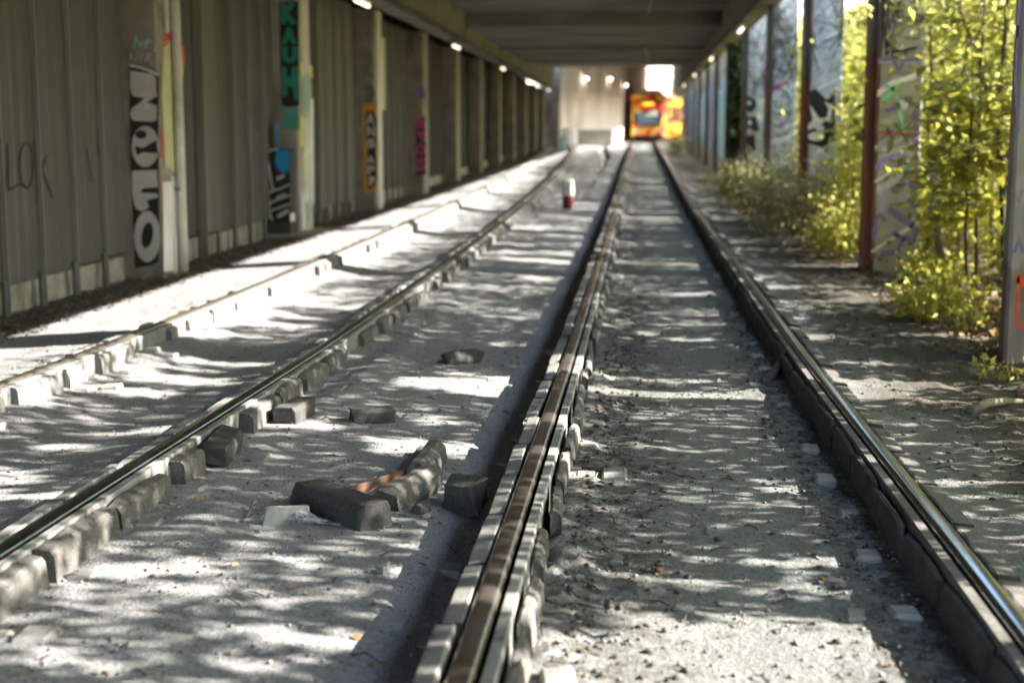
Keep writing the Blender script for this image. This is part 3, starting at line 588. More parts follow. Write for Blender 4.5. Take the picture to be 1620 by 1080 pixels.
# purple lettered pillar
r = RPIL[1]; f = face_y(RY + RP)
strokes(r, f, [([(1382, 96), (1412, 94), (1424, 112), (1430, 96), (1454, 94)], 6.8), ([(1400, 176), (1420, 170), (1436, 166), (1452, 166)], 6.8), ([(1449, 168), (1447, 240), (1450, 262)], 8.1), ([(1432, 158), (1450, 162)], 5.4), ([(1386, 268), (1396, 254), (1414, 246), (1426, 246)], 6.8),
                ([(1382, 352), (1392, 338), (1400, 350)], 6.8), ([(1406, 330), (1424, 344), (1446, 358)], 10.8), ([(1412, 304), (1424, 294), (1436, 284), (1450, 300)], 12.2), ([(1436, 316), (1450, 330)], 8.1), ([(1394, 402), (1420, 398), (1428, 378), (1412, 368)], 9.5), ([(1428, 376), (1446, 380), (1451, 360)], 9.5), ([(1380, 380), (1386, 356)], 8.1)], 'p_purple', 0, 'graffiti_lettering')
poly_paint(r, f, [arc(1420, 263, 6, 4)], 'p_purple', 0)
strokes(r, f, [([(1392, 300), (1400, 320), (1390, 340)], 10), ([(1440, 230), (1442, 260)], 14), ([(1384, 236), (1392, 230), (1400, 240)], 9), ([(1410, 120), (1430, 128)], 9), ([(1424, 316), (1440, 306)], 8)], 'p_mauve', -1)
strokes(r, f, [([(1380, 156), (1410, 132), (1452, 120)], 9), ([(1384, 288), (1420, 266), (1453, 246)], 5), ([(1376, 400), (1420, 372), (1453, 352)], 5)], 'p_white', 0)  # diagonal white strokes paint in the sunlight streaks grazing this face
strokes(r, f, [([(1382, 100), (1400, 98), (1412, 98)], 3), ([(1430, 100), (1452, 98)], 3), ([(1440, 158), (1452, 160)], 5), ([(1384, 180), (1384, 210)], 5), ([(1400, 378), (1410, 384)], 4)], 'p_mauve', 1)
strokes(r, f, [([(1400, 136), (1412, 140), (1404, 152), (1396, 156)], 9), ([(1416, 150), (1422, 170), (1430, 212)], 5), ([(1410, 142), (1424, 134)], 6)], 'p_lgreen', 2)
strokes(r, f, [([(1389, 76), (1390, 92)], 5), ([(1404, 80), (1403, 88)], 4), ([(1412, 78), (1412, 90), (1420, 92)], 3), ([(1412, 82), (1430, 80), (1450, 76)], 4), ([(1402, 200), (1412, 222)], 2), ([(1414, 194), (1430, 214), (1436, 226)], 1.6), ([(1390, 222), (1412, 208)], 1.6)], 'p_black', 3)
poly_paint(r, f, [arc(1428, 166, 9, 8)], 'p_white', 2)
strokes(r, f, [([(1390, 210), (1448, 212)], 3)], 'p_red', 3)
strokes(r, f, [([(1404, 268), (1420, 272), (1446, 264)], 16)], 'p_sage', -1)
poly_paint(r, lambda x, y, l: np.array([3.013, x, y]), [[(RY + RP + .02, .6), (RY + RP + .5, .8), (RY + RP + .5, 2.6), (RY + RP + .02, 2.8)]], 'p_cyan', 0)
# painted eye pillar
r = RPIL[2]; f = face_y(RY + 2 * RP)
poly_paint(r, f, [[(1272, 150), (1290, 140), (1308, 158), (1321, 148), (1322, 222), (1300, 234), (1276, 226)]], 'p_black', 0)
poly_paint(r, f, [[(1272, 205), (1286, 190), (1281, 165), (1296, 188), (1310, 186), (1296, 200), (1282, 205)], [(1304, 160), (1311, 172), (1307, 192), (1313, 192), (1317, 168)], arc(1297, 203, 7, 5), arc(1291, 216, 13, 7)], 'p_white', 1)
# round face pillar
r = RPIL[3]; f = face_y(RY + 3 * RP)
strokes(r, f, [(arc(1231, 170, 19, 30, n=22), 1.8), (arc(1231, 165, 5, 4), 1.8), ([(1222, 177), (1232, 181), (1245, 176)], 2), ([(1212, 212), (1222, 218), (1250, 208)], 1.6)], 'p_black', 0)
strokes(r, f, [([(1213, 140), (1228, 138), (1246, 130)], 4), ([(1214, 146), (1216, 158)], 4)], 'p_pink', 0)
# black letter pillar
r = RPIL[4]; f = face_y(RY + 4 * RP)
poly_paint(r, f, [[(1173, 160), (1184, 153), (1196, 158), (1197, 170), (1188, 180), (1178, 172)], [(1174, 200), (1180, 186), (1196, 184), (1202, 206), (1193, 209), (1186, 203), (1178, 208)], [(1176, 216), (1194, 212), (1196, 238), (1176, 244)]], 'p_black', 0)
poly_paint(r, f, [arc(1185, 163, 3, 3), arc(1186, 194, 2.5, 4)], 'p_white', 1)
for k in range(5, 12):
    y0 = RY + RP * k; f = lambda x, y, l: np.array([2.55 - .003 - .0016 * l, y0 + x, y]); g = lambda x, y, l: np.array([2.55 + x * .9, y0 - .003 - .0016 * l, y])
    rr = random.Random(k); zb = float(gz(2.6, y0))
    if k > 5:
        P = []
        for j in range(5): c = .06 + j * .1; P += stroke([(c + rr.uniform(-.02, .02), zb + .3 + rr.random() * .3), (c + rr.uniform(-.03, .03), zb + 1.5), (c + rr.uniform(-.02, .02), zb + 2.6 + rr.random() * .5)], .07)
        poly_paint(RPIL[k], g, P, 'p_periwinkle' if k % 2 else 'p_sky', 0)
        poly_paint(RPIL[k], f, [[(.03, zb + .2), (.57, zb + .2), (.57, zb + 2.7), (.03, zb + 2.9)]], 'p_periwinkle', 0)
        strokes(RPIL[k], f, [([(.1, zb + .6), (.3, zb + 1), (.5, zb + .6)], .05), ([(.1, zb + 1.4), (.5, zb + 1.7), (.1, zb + 2.1)], .05)], 'p_black', 1)
    else:
        poly_paint(RPIL[k], g, [[(.02, zb + .1), (.5, zb + .1), (.5, zb + 1.7), (.02, zb + 1.9)]], 'p_black', 0)

# ------------------------------------------------------------------ roof: beams, ceiling, lamps, cables
tag(MB().box(-5.06, -4.6, -6, 62, 3.95, 4.9, .02).link('roof_beam', M['beam']), 'long concrete roof beam above the corrugated wall', 'beam')
tag(MB().box(2.2, 2.62, -6, 92, 3.95, 4.9, .02).link('roof_beam', M['beam']), 'long concrete roof beam above the steel posts', 'beam')
tag(MB().box(-5.06, -4.6, 62.02, 80, 3.95, 5.4, .02).link('roof_beam', M['beam']), 'far concrete roof beam at the dark end of the corrugated wall', 'beam')
cb = MB()
def cbox(a, b, z0, z1): cb.box(-6.6, 2.62, a, b, z0, 5.5)
mb = MB()
mb.add([(-6.6, -6, 4.72), (2.61, -6, 4.72), (2.61, 38.5, 4.72), (-6.6, 38.5, 4.72), (2.61, 38.6, 4.36), (-6.6, 38.6, 4.36), (2.61, 57.8, 4.36), (-6.6, 57.8, 4.36), (2.61, 57.9, 4.42), (-6.6, 57.9, 4.42), (2.61, 80, 5.12), (-6.6, 80, 5.12),
        (-6.6, -6, 5.6), (2.61, -6, 5.6), (2.61, 80, 5.6), (-6.6, 80, 5.6)],
       [(0, 1, 2, 3), (3, 2, 4, 5), (5, 4, 6, 7), (7, 6, 8, 9), (9, 8, 10, 11), (12, 15, 14, 13), (0, 12, 13, 1), (11, 10, 14, 15), (1, 13, 14, 10, 8, 6, 4, 2), (0, 3, 5, 7, 9, 11, 15, 12)])
tag(mb.link('ceiling', M['ceiling']), kind='structure')
for i, y in enumerate((19.5, 29, 48, 57)):
    z = 4.72 if y < 38 else 4.36
    tag(MB().box(-4.59, 2.19, y, y + .12, z - .035, z - .001).link('ceiling_joint', M['rubber_dark']), 'dark joint strip across the ceiling, %s from the viewer' % ordn[i], 'joint strip', 'joint strips across the ceiling')
tag(MB().tube([(-4.56, y, 3.97 - .03 * (i % 2)) for i, y in enumerate(np.arange(4, 80, 1.6))], .045, 6).link('cable_run', M['cable'], smooth=True), 'black cable run clipped along the beam over the corrugated wall', 'cable')
tag(MB().tube([(2.16, y, 3.97 - .03 * (i % 2)) for i, y in enumerate(np.arange(4, 80, 1.6))], .035, 6).link('cable_run', M['cable'], smooth=True), 'black cable run clipped along the beam over the steel posts', 'cable')
pts = [(1031, 0, 4.68), (1027, 18, 4.66), (1022, 38, 4.62), (1016, 52, 4.5), (1018, 66, 4.4), (1022, 84, 4.33), (1028, 98, 4.34)]
tag(MB().tube([on_z(x, y, z) for x, y, z in pts], .014, 6).link('hanging_cable', M['pale_cable'], smooth=True), 'thin pale cable sagging along the middle of the ceiling', 'cable')
pts = [(872, 34, 4.69), (910, 46, 4.66), (940, 52, 4.62), (985, 54, 4.62), (1014, 52, 4.6)]
tag(MB().tube([on_z(x, y, z) for x, y, z in pts], .02, 6).link('hanging_cable', M['cable'], smooth=True), 'dark cable strung across the ceiling to the pale cable', 'cable')
def lamp(x, y, z, label, grp, tm='tube'):
    root = empty('tube_lamp', (x, y, z), label, 'lamp', grp)
    hs = MB().box(x - .05, x + .05, y - .62, y + .62, z + .03, z + .09, .01).link('lamp_housing', M['white_metal'], root)
    MB().tube([(x, y - .58, z), (x, y + .58, z)], .03, 8).link('lamp_tube', M[tm], hs, True)
    MB().tube([(x, y - .3, z + .09), (x, y - .3, 3.97)], .008, 5).link('hanger', M['cable'], root)
for i, y in enumerate((24.1, 36.7, 49.5, 62.3, 74.9)): lamp(-4.62, y, 3.72, 'lit tube lamp under the beam over the corrugated wall, %s of that row' % ordn[i], 'lit lamps under the roof beams')
for i, y in enumerate((31.2, 43.4, 55.9, 68.3)): lamp(2.17, y, 3.72, 'lit tube lamp under the beam over the steel posts, %s of that row' % ordn[i], 'lit lamps under the roof beams')

# ------------------------------------------------------------------ far end of the underpass
fw = []
for i in range(40):
    yq = 84 + 60 * i / 39; fw.append((float(np.interp(yq, [84, 90, 97, 104, 109, 118, 128, 144], [-5.4, -4.5, -2.8, -1.2, -.85, .9, 5.2, 14])), yq))
mb = MB(); n = len(fw)
for dx, z0, z1 in ((0, -.3, 7.6),):
    V = [(x, y, z0) for x, y in fw] + [(x, y, z1) for x, y in fw] + [(x - .4, y + .25, z0) for x, y in fw] + [(x - .4, y + .25, z1) for x, y in fw]
    mb.add(V, [(i, i + 1, n + i + 1, n + i) for i in range(n - 1)] + [(2 * n + i + 1, 2 * n + i, 3 * n + i, 3 * n + i + 1) for i in range(n - 1)] + [(n + i, n + i + 1, 3 * n + i + 1, 3 * n + i) for i in range(n - 1)] + [(0, n, 3 * n, 2 * n), (n - 1, 3 * n - 1 - 0, 4 * n - 1, 2 * n - 1)])
M['far_wall'] = surf('pinkish_far_concrete', (.56, .47, .43), (.68, .6, .56), .5, .9, .3, 8, .02, stain=(.3, .25, .2), sscale=.35, sstretch=(1, 1, .3))
tag(mb.link('curved_wall', M['far_wall']), 'curved pinkish concrete wall at the far end behind the tram', 'wall')
tag(MB().box(3.0, 3.4, 92.02, 117, 4.3, 7.09, .02).link('roof_beam', M['beam']), 'deep concrete edge beam added to keep sun off the curved far wall', 'beam')  # beam added to hold the low sun off the far wall
tag(MB().box(2.2, 2.62, 80.1, 92, 4.902, 7.09, .02).link('roof_beam', M['beam']), 'upper edge beam added past the low ceiling to shade the end pillar', 'beam')  # added above the roof beam so the sun misses the end pillar
tag(MB().box(-9, 3.4, 80.1, 117, 7.1, 7.6).link('far_roof', M['beam']), 'concrete roof slab over the far tunnel curve', 'roof')  # unseen slab, its ends set by the shade wanted on the far wall
tag(MB().box(-5.3, -4.4, 82, 83, 0, 6.8, .05).link('end_pillar', M['concrete']), 'tall pale pillar where the dark corrugated wall ends', 'pillar')
tag(MB().box(-3.7, -1.5, 91.2, 91.6, .3, 1.7, .05).link('low_wall', M['concrete']), 'low concrete barrier at the foot of the curved far wall', 'barrier')
tag(MB().lathe(-4.2, 89.4, [(.45, .4), (.45, 1.75), (.4, 1.8)], 16).link('drum', M['white_metal'], smooth=False), 'pale round drum standing at the end of the low far barrier', 'drum')
tag(MB().box(-4.9, -4.3, 84.5, 85.2, .3, 1.3, .03).link('bin', M['p_teal']), 'dark green bin at the foot of the tall pale end pillar', 'bin')
for i, (x, y, z) in enumerate(((-4.75, 87, 4.8), (-3.3, 94, 5.3), (-1.85, 100.5, 5.5), (-.8, 105.5, 5.2))):
    lamp(x, y, z - .3, 'lit lamp along the curved far wall, %s from the pale end pillar' % ordn[i], 'lit lamps on the far curve', 'tube_far')

# ------------------------------------------------------------------ tram
def tram():
    yT = 106.0; xT = float(xa(yT)) + .98; z0 = float(zrail(yT)) + .02
    root = empty('tram', (xT, yT, z0), 'orange and yellow patchwork tram waiting at the far end of the track', 'tram')
    m, nt, out = new_mat('patchwork_tram_paint'); p = N(nt, 'ShaderNodeBsdfPrincipled', Roughness=.3)
    tc = N(nt, 'ShaderNodeTexCoord'); v = N(nt, 'ShaderNodeTexVoronoi'); v.inputs['Scale'].default_value = 2.1; L(nt, tc.outputs['Object'], v.inputs['Vector'])
    sp = N(nt, 'ShaderNodeSeparateColor'); L(nt, v.outputs['Color'], sp.inputs[0])
    r = ramp(nt, sp.outputs[0], [(0, (.6, .04, .02)), (.28, (.75, .22, .02)), (.5, (.8, .5, .03)), (.68, (.8, .62, .1)), (.82, (.5, .03, .02)), (.93, (.3, .33, .05))]); r.color_ramp.interpolation = 'CONSTANT'
    L(nt, r.outputs['Color'], p.inputs['Base Color']); L(nt, p.outputs[0], out.inputs['Surface']); M['tram'] = m
    g = surf('tram_glass', (.02, .025, .03), (.03, .035, .04), 2, .08, 0, spec=.8); wh = M['p_white']
    W = 1.3
    def sec(w, zb, zt, cr=.35, n=4):
        P = [(-w, zb), (w, zb)]
        for q in range(n + 1): a = q / n * PI / 2; P.append((w - cr + cr * math.cos(a), zt - cr + cr * math.sin(a)))
        for q in range(n + 1): a = PI / 2 + q / n * PI / 2; P.append((-w + cr + cr * math.cos(a), zt - cr + cr * math.sin(a)))
        return P
    def loft(stations, nm, mat, par, ang, org):
        V = []; k = None
        for y, w, zb, zt in stations:
            P = sec(w, zb, zt); k = len(P); V += [(a, y, b) for a, b in P]
        Q = [(i * k + j, i * k + (j + 1) % k, (i + 1) * k + (j + 1) % k, (i + 1) * k + j) for i in range(len(stations) - 1) for j in range(k)] + [tuple(range(k)), tuple(range((len(stations) - 1) * k, len(stations) * k))]
        c, s = math.cos(ang), math.sin(ang); V = [(x * c + y * s + org[0], -x * s + y * c + org[1], z + org[2]) for x, y, z in V]
        return MB().add(V, Q).link(nm, mat, par)
    def place(mb, ang, org):
        c, s = math.cos(ang), math.sin(ang); mb.v = [(x * c + y * s + org[0], -x * s + y * c + org[1], z + org[2]) for x, y, z in mb.v]; return mb
    O = (xT, yT, z0); A = math.radians(3)
    loft([(0, 1.02, .32, 2.5), (.12, 1.18, .25, 2.95), (.45, 1.28, .22, 3.3), (1.0, W, .22, 3.4), (8.5, W, .22, 3.4)], 'cab_body', m, root, A, O)
    def front(y, P, nm, mat, par=None): # flat shapes on the nose, leaning with it
        V = [(x, y + (.02 if z < 1.4 else .02 + (z - 1.4) * .1), z) for x, z in P]; n = len(V); V += [(x, yy + .14, z) for x, yy, z in V]
        return place(MB().add(V, [tuple(range(n)), tuple(range(2 * n - 1, n - 1, -1))] + [(i, i + n, (i + 1) % n + n, (i + 1) % n) for i in range(n)]), A, O).link(nm, mat, par or root)
    ws = front(-.09, [(-1.02, 1.3), (-.6, 1.0), (.6, 1.0), (1.02, 1.3), (1.08, 2.4), (.85, 2.9), (-.85, 2.9), (-1.08, 2.4)], 'windscreen', g)
    front(-.13, [(-.4, 2.52), (.4, 2.52), (.38, 2.7), (-.38, 2.7)], 'destination_display', emit('amber_display', (1, .42, .03), .7))
    front(-.12, [(-.98, 1.2), (-.6, .95), (0, .85), (.6, .95), (.98, 1.2), (.9, 1.05), (.55, .8), (0, .7), (-.55, .8), (-.9, 1.05)], 'nose_band', M['p_orange'])
    front(-.14, [(-.3, 1.75), (.75, 1.72), (.62, 2.2), (.5, 2.22)], 'painted_reflection', M['p_white'], ws)  # white triangle painted on the glass as its bright sky reflection
    for sx in (-.72, .72): front(-.1, [(sx - .14, .62), (sx + .14, .62), (sx + .14, .78), (sx - .14, .78)], 'headlight', M['p_white'])
    place(MB().box(-1.1, 1.1, -.1, .25, .12, .34, .03), A, O).link('bumper', M['p_black'], root)
    for i in range(5):
        for sx in (-1, 1): place(MB().box(sx * 1.305 - .01, sx * 1.305 + .01, .95 + i * 1.5, 2.2 + i * 1.5, 1.35, 2.65), A, O).link('side_window', g, root)
    place(MB().box(-.75, .75, 2.2, 5, 3.38, 3.75, .06), A, O).link('roof_unit', M['p_white'], root)
    place(MB().tube([(0, 5.6, 3.4), (0, 6.4, 4.1), (0, 5.8, 4.9)], .04, 6).tube([(-.7, 5.8, 4.92), (.7, 5.8, 4.92)], .04, 6), A, O).link('pantograph', M['p_grey'], root)
    O2 = (xT + math.sin(A) * 8.9, yT + math.cos(A) * 8.9, z0); A2 = math.radians(9)
    loft([(0, W, .22, 3.4), (9, W, .22, 3.4)], 'rear_car', m, root, A2, O2)
    for i in range(5): place(MB().box(1.3, 1.315, .4 + i * 1.7, 1.8 + i * 1.7, 1.35, 2.65), A2, O2).link('side_window', g, root)
    for yy in (1.6, 7): place(MB().box(-1.1, 1.1, yy, yy + 1.6, 0.0, .35, .05), A, O).link('bogie', M['p_black'], root)
tram()

# ------------------------------------------------------------------ rubble between the tracks
def block(name, p, q, w, h, label, cat, mat='rubber', roll=0, prof=None, seed=0, rough=.01, lift=0, group=None, zoff=0):
    """a broken jacket block lying from ground point p to q"""
    p = np.array(p); q = np.array(q); d = q - p; Ln = float(np.hypot(d[0], d[1])); r = np.random.default_rng(seed)
    prof = prof or [(-.5, 0), (.5, 0), (.5, .74), (.38, 1.0), (-.36, 1.0), (-.5, .76)]
    P = np.array(prof) * (w, h); P[:, 1] -= .012; k = len(P); ns = 10; V = []
    for i in range(ns):
        t = i / (ns - 1); y = (t - .5) * Ln; c = P.mean(0); s = .96 if i in (0, ns - 1) else 1
        for j, (a, b) in enumerate(c + (P - c) * s):
            V.append((a + r.normal(0, rough * .16), y + (r.normal(0, rough * 1.6) if i in (0, ns - 1) else 0), b + r.normal(0, rough * .16)))
    Q = [(i * k + j, i * k + (j + 1) % k, (i + 1) * k + (j + 1) % k, (i + 1) * k + j) for i in range(ns - 1) for j in range(k)] + [tuple(range(k)), tuple(range((ns - 1) * k, ns * k))]
    o = MB().add(V, Q).link(name, M[mat], None, False, True)
    m = (p + q) / 2; g0 = float(gz(m[0], m[1], False))
    o.location = (m[0], m[1], g0 + zoff); o.rotation_euler = (math.atan2(lift, Ln), roll, math.atan2(-d[0], d[1]))
    bm = bmesh.new(); bm.from_mesh(o.data); bmesh.ops.bevel(bm, geom=[e for e in bm.edges if e.calc_length() > .03 and len(e.link_faces) == 2 and e.calc_face_angle(0) > .5], offset=.004, segments=1, affect='EDGES'); bm.to_mesh(o.data); bm.free()
    return tag(o, label, cat, group)
def gp(x, y, z=.05):
    for _ in range(4): p = on_z(x, y, z); z = float(gz(p[0], p[1], False))
    return p[:2]
RB = 'loose jacket blocks between the tracks'
HOL = [(-.5, 0), (.5, 0), (.55, .3), (.45, .75), (.2, 1.0), (-.15, .98), (-.35, .7), (-.3, .45), (-.5, .35)]
block('rubber_block', gp(449, 670), gp(483, 652), .135, .1, 'upright dark block lying alone beside the broken jacket rail', 'block', 'rubber_dark', seed=1, group=RB)
block('rubber_block', gp(553, 666), gp(623, 667), .09, .075, 'slim dark gutter shaped piece lying crosswise near the lone block', 'block', 'rubber_dark', seed=2, group=RB, zoff=.012)
block('rubber_block', gp(703, 576), gp(750, 572), .14, .1, 'small broken dark lump farthest back between the tracks', 'block', 'rubber_dark', prof=HOL, seed=3, rough=.016, group=RB)
block('rubber_block', gp(487, 795), gp(592, 836), .16, .115, 'long dark block in front of the rubble pile with its broken end facing out', 'block', 'rubber_dark', seed=4, rough=.008, group=RB)
block('rubber_block', gp(606, 806), gp(676, 772), .14, .11, 'striped sunlit block in the middle of the rubble pile', 'block', 'rubber', prof=HOL, seed=5, group=RB)
block('rubber_block', gp(656, 764), gp(686, 728), .13, .11, 'weathered grey block at the back of the rubble pile', 'block', 'rubber', prof=HOL, seed=6, group=RB)
block('rubber_block', gp(715, 800), gp(765, 826), .15, .125, 'short dark block tipped against the polished rail', 'block', 'rubber_dark', seed=7, roll=.25, group=RB, zoff=.045)
block('rubber_block', gp(262, 738) + np.array([.2, .05]), gp(292, 705) + np.array([.2, .05]), .14, .1, 'rounded dark block slumped against the dusty rail beside pale fragments', 'block', 'rubber_dark', seed=9, roll=.2, group=RB, zoff=.02)
block('pale_slab', gp(419, 829), gp(490, 828), .03, .082, 'flat pale slab standing on edge left of the long dark block', 'slab', 'dusty_top', prof=[(-.5, 0), (.5, 0), (.5, 1), (-.5, 1)], seed=8, rough=.004)
block('wooden_lath', gp(547, 786), gp(652, 756), .02, .06, 'rusty orange lath lying along the striped block', 'lath', 'p_orange', prof=[(-.5, 0), (.5, 0), (.5, 1), (-.5, 1)], seed=12, rough=.003, zoff=.0)
bpy.data.objects['wooden_lath'].data.materials[0] = surf('rusty_lath', (.11, .075, .055), (.24, .13, .075), 14, .85, .3, 60, .003, stain=(.2, .18, .16), sscale=9)
block('wooden_lath', gp(640, 750), gp(668, 716), .03, .05, 'grey lath leaning behind the weathered grey block', 'lath', 'rubber_dusty', prof=[(-.5, 0), (.5, 0), (.5, 1), (-.5, 1)], seed=13, rough=.003)
block('steel_bar', gp(1210, 610), gp(1247, 582), .05, .05, 'dark bar sticking out from under the shiny right rail', 'bar', 'rubber_dark', prof=[(-.5, 0), (.5, 0), (.5, 1), (-.5, 1)], seed=14, rough=.003, lift=.08, zoff=.03)
for i, (x, y, w, lab) in enumerate(((245, 748, .1, 'pale concrete fragment leaning by the rounded dark block'), (283, 752, .09, 'flat pale concrete chip on the sand before the rounded dark block'), (40, 893, .2, 'large pale concrete fragment at the foot of the dusty rail'), (335, 712, .08, 'small pale chip lying beyond the rounded dark block'))):
    block('concrete_fragment', gp(x - w * 140, y), gp(x + w * 140, y - 6), w * .9, .06 if w < .15 else .09, lab, 'fragment', 'sleeper', seed=20 + i, rough=.012, group='pale concrete fragments by the dusty rail')
block('stone', gp(659, 812), gp(674, 806), .06, .05, 'small round stone before the striped block', 'stone', 'rubber', seed=30, rough=.008, prof=[(-.3, 0), (.3, 0), (.5, .4), (.35, .85), (0, 1), (-.35, .85), (-.5, .4)])
block('stone', gp(598, 908), gp(612, 904), .04, .04, 'tiny striped chip alone in the foreground sunlight', 'chip', 'dusty_top', seed=31, rough=.008)
# dead bird
b0 = gp(478, 829); bz = float(gz(b0[0], b0[1], False))
bird = empty('dead_bird', (b0[0], b0[1], bz), 'small speckled grey dead bird lying before the pale slab', 'bird')
bm = bmesh.new(); pts = [(-.075, 0, .02, .012), (-.055, 0, .026, .019), (-.03, 0, .03, .028), (0, 0, .032, .032), (.03, .004, .026, .024), (.06, .006, .016, .012), (.1, .01, .01, .008)]
mb = MB()
ring = 10; V = []; Q = []
for x, y, z, r in pts:
    for k in range(ring): a = 2 * PI * k / ring; V.append((x, y + math.cos(a) * r, max(.001, z + math.sin(a) * r * .9)))
for i in range(len(pts) - 1):
    for k in range(ring): Q.append((i * ring + k, i * ring + (k + 1) % ring, (i + 1) * ring + (k + 1) % ring, (i + 1) * ring + k))
Q += [tuple(range(ring)), tuple(range((len(pts) - 1) * ring, len(pts) * ring))]
M['bird'] = surf('speckled_plumage', (.12, .12, .13), (.5, .5, .52), 55, .9, .5, 120, .006, speck=(.04, .04, .04))
MB().add(V, Q).link('bird_body', M['bird'], bird, True, True)
MB().add([(.06, -.012, .012), (.15, -.004, .004), (.155, .02, .004), (.07, .02, .012), (.06, -.012, .008), (.15, -.004, .001), (.155, .02, .001), (.07, .02, .008)], [(0, 1, 2, 3), (7, 6, 5, 4), (0, 4, 5, 1), (1, 5, 6, 2), (2, 6, 7, 3), (3, 7, 4, 0)]).link('bird_tail', M['bird'], bird, False, True)
MB().tube([(-.072, 0, .018), (-.092, -.002, .012), (-.1, -.003, .008)], [.008, .005, .001], 6).link('beak', M['p_orange'], bird, False, True)
# marker post
mp = on_z(898, 331, .055); mz = float(gz(mp[0], mp[1]))
post = empty('marker_post', (mp[0], mp[1], mz), 'short red and white marker post standing on the sand between the tracks', 'marker post')
MB().lathe(mp[0], mp[1], [(.105, mz - .03), (.105, mz + .24), (.1, mz + .25)], 16).link('red_base', paint('marker_red', (.22, .04, .035)), post)
MB().lathe(mp[0], mp[1], [(.11, mz + .251), (.122, mz + .27), (.122, mz + .52), (.105, mz + .57)], 16).link('white_cap', M['p_white'], post)

# ------------------------------------------------------------------ leaves
def leaf_geo(P, size, rng, flat=.7, asp=.55, updir=None):
    n = len(P); th = rng.uniform(0, 2 * PI, n); tilt = rng.normal(0, flat, n)
    d = np.stack([np.cos(th) * np.cos(tilt), np.sin(th) * np.cos(tilt), np.sin(tilt) - .15], 1); d /= np.linalg.norm(d, axis=1)[:, None]
    u = np.zeros((n, 3)); u[:, 2] = 1; u += rng.normal(0, .45, (n, 3)); s = np.cross(d, u); s /= np.linalg.norm(s, axis=1)[:, None] + 1e-9; nn = np.cross(s, d)
    sz = (size * (.45 + 1.0 * rng.random(n) ** 1.2))[:, None]; w = sz * asp * .5
    a = P; c = P + d * sz; m = P + d * sz * .42
    V = np.stack([a, m + s * w + nn * w * .35, c, m - s * w + nn * w * .35], 1).reshape(-1, 3)
    return V
def leaf_quads(n): return np.arange(n * 4).reshape(n, 4)
SUN_EL, SUN_AZ = math.radians(28), math.radians(-2.0)   # from the right, a touch behind the camera
def gaps(P, rng):
    """the wood has openings: leaves are thinned where light gets through"""
    land = P[:, 0] - P[:, 2] / math.tan(SUN_EL); q = land * math.sin(SUN_EL); Y = P[:, 1]
    v = vnoise(Y * 3.9, q * 2.1, 901) + .5 * vnoise(Y * 7.5 + 9, q * 3.6, 902) + .28 * vnoise(Y * .5, q * .7, 903) + .4 * vnoise(Y * 1.6, q * 1.1, 905)
    t = .23 - 1.25 * np.clip((-3.1 - land) / .6, 0, 1) * np.clip((34 - Y) / 3, 0, 1) * np.clip((Y - 9.6) / 1, 0, 1)
    t = np.where(Y > 34, .5 - .9 * vnoise(Y * .16, q * .4, 907), t); t = np.where((Y > 80) & (Y < 122), -.3, t)
    return (v < t) | (rng.random(len(P)) < .007)  # openings line up with the sun, placed for the dapples they throw
def leaf_obj(name, P, size, mat, parent=None, rng=RNG, flat=.6, asp=.55, gate=False):
    V = leaf_geo(P, size, rng, flat, asp)
    if gate: V4 = V.reshape(-1, 4, 3); V4 = V4[gaps(V4.mean(1), rng)]; V = V4.reshape(-1, 3); P = V4[:, 0]
    me = np_mesh(name, V, leaf_quads(len(P))); return link(name, me, M[mat], parent)

def grow(base, path, r0, r1, nb, blen, rng, up=.5):
    """trunk along path, limbs, and points where leaves sit"""
    tr = MB(); P = [Vector(p) for p in path]; n = len(P); rad = [r0 + (r1 - r0) * i / (n - 1) for i in range(n)]; tr.tube(P, rad, 7); tips = []
    for b in range(nb):
        t = rng.uniform(.25, 1.0) * (n - 1); i = min(int(t), n - 2); p = P[i].lerp(P[i + 1], t - i); rr = (r0 + (r1 - r0) * t / (n - 1)) * .5
        a = rng.uniform(0, 2 * PI); d = Vector((math.cos(a), math.sin(a), rng.uniform(-.1, .9) * up)); Lb = blen * rng.uniform(.5, 1.15); q = [p]
        for s in range(4): d = (d + Vector(rng.normal(0, .16, 3)) + Vector((0, 0, .04))).normalized(); q.append(q[-1] + d * Lb / 4)
        tr.tube(q, [max(rr, .006), max(rr * .75, .005), max(rr * .5, .004), .004, .002], 5, False)
        for s in range(1, 5):
            tips.append((q[s], Lb))
            if rng.random() < .75:
                d2 = Vector((rng.normal(0, 1), rng.normal(0, 1), rng.normal(0.1, .5))).normalized(); e = q[s] + d2 * Lb * .35; tr.tube([q[s], q[s].lerp(e, .5) + Vector((0, 0, .02)), e], [.004, .003, .0015], 4, False); tips.append((e, Lb * .6)); tips.append((q[s].lerp(e, .6), Lb * .6))
    return tr, tips
def tree(label, path, r0, r1, nb, blen, per, size, bark='bark', leaf='leaf', seed=0, spread=.16, name='young_tree', group='young trees on the overgrown side', up=.5, flat=.55):
    rng = np.random.default_rng(seed); root = empty(name, tuple(path[0]), label, 'tree', group)
    tr, tips = grow(None, path, r0, r1, nb, blen, rng, up); tr.link('trunk', M[bark], root, True)
    T = np.array([t[0][:] for t in tips]); P = np.repeat(T, per, 0) + rng.normal(0, spread, (len(T) * per, 3)) * (1, 1, .6)
    leaf_obj('crown', P, size, leaf, root, rng, flat, .55, True)
    return root
def pxpath(pts, Y0, Y1): return [tuple(on_y(x, y, Y0 + (Y1 - Y0) * i / (len(pts) - 1))) for i, (x, y) in enumerate(pts)]
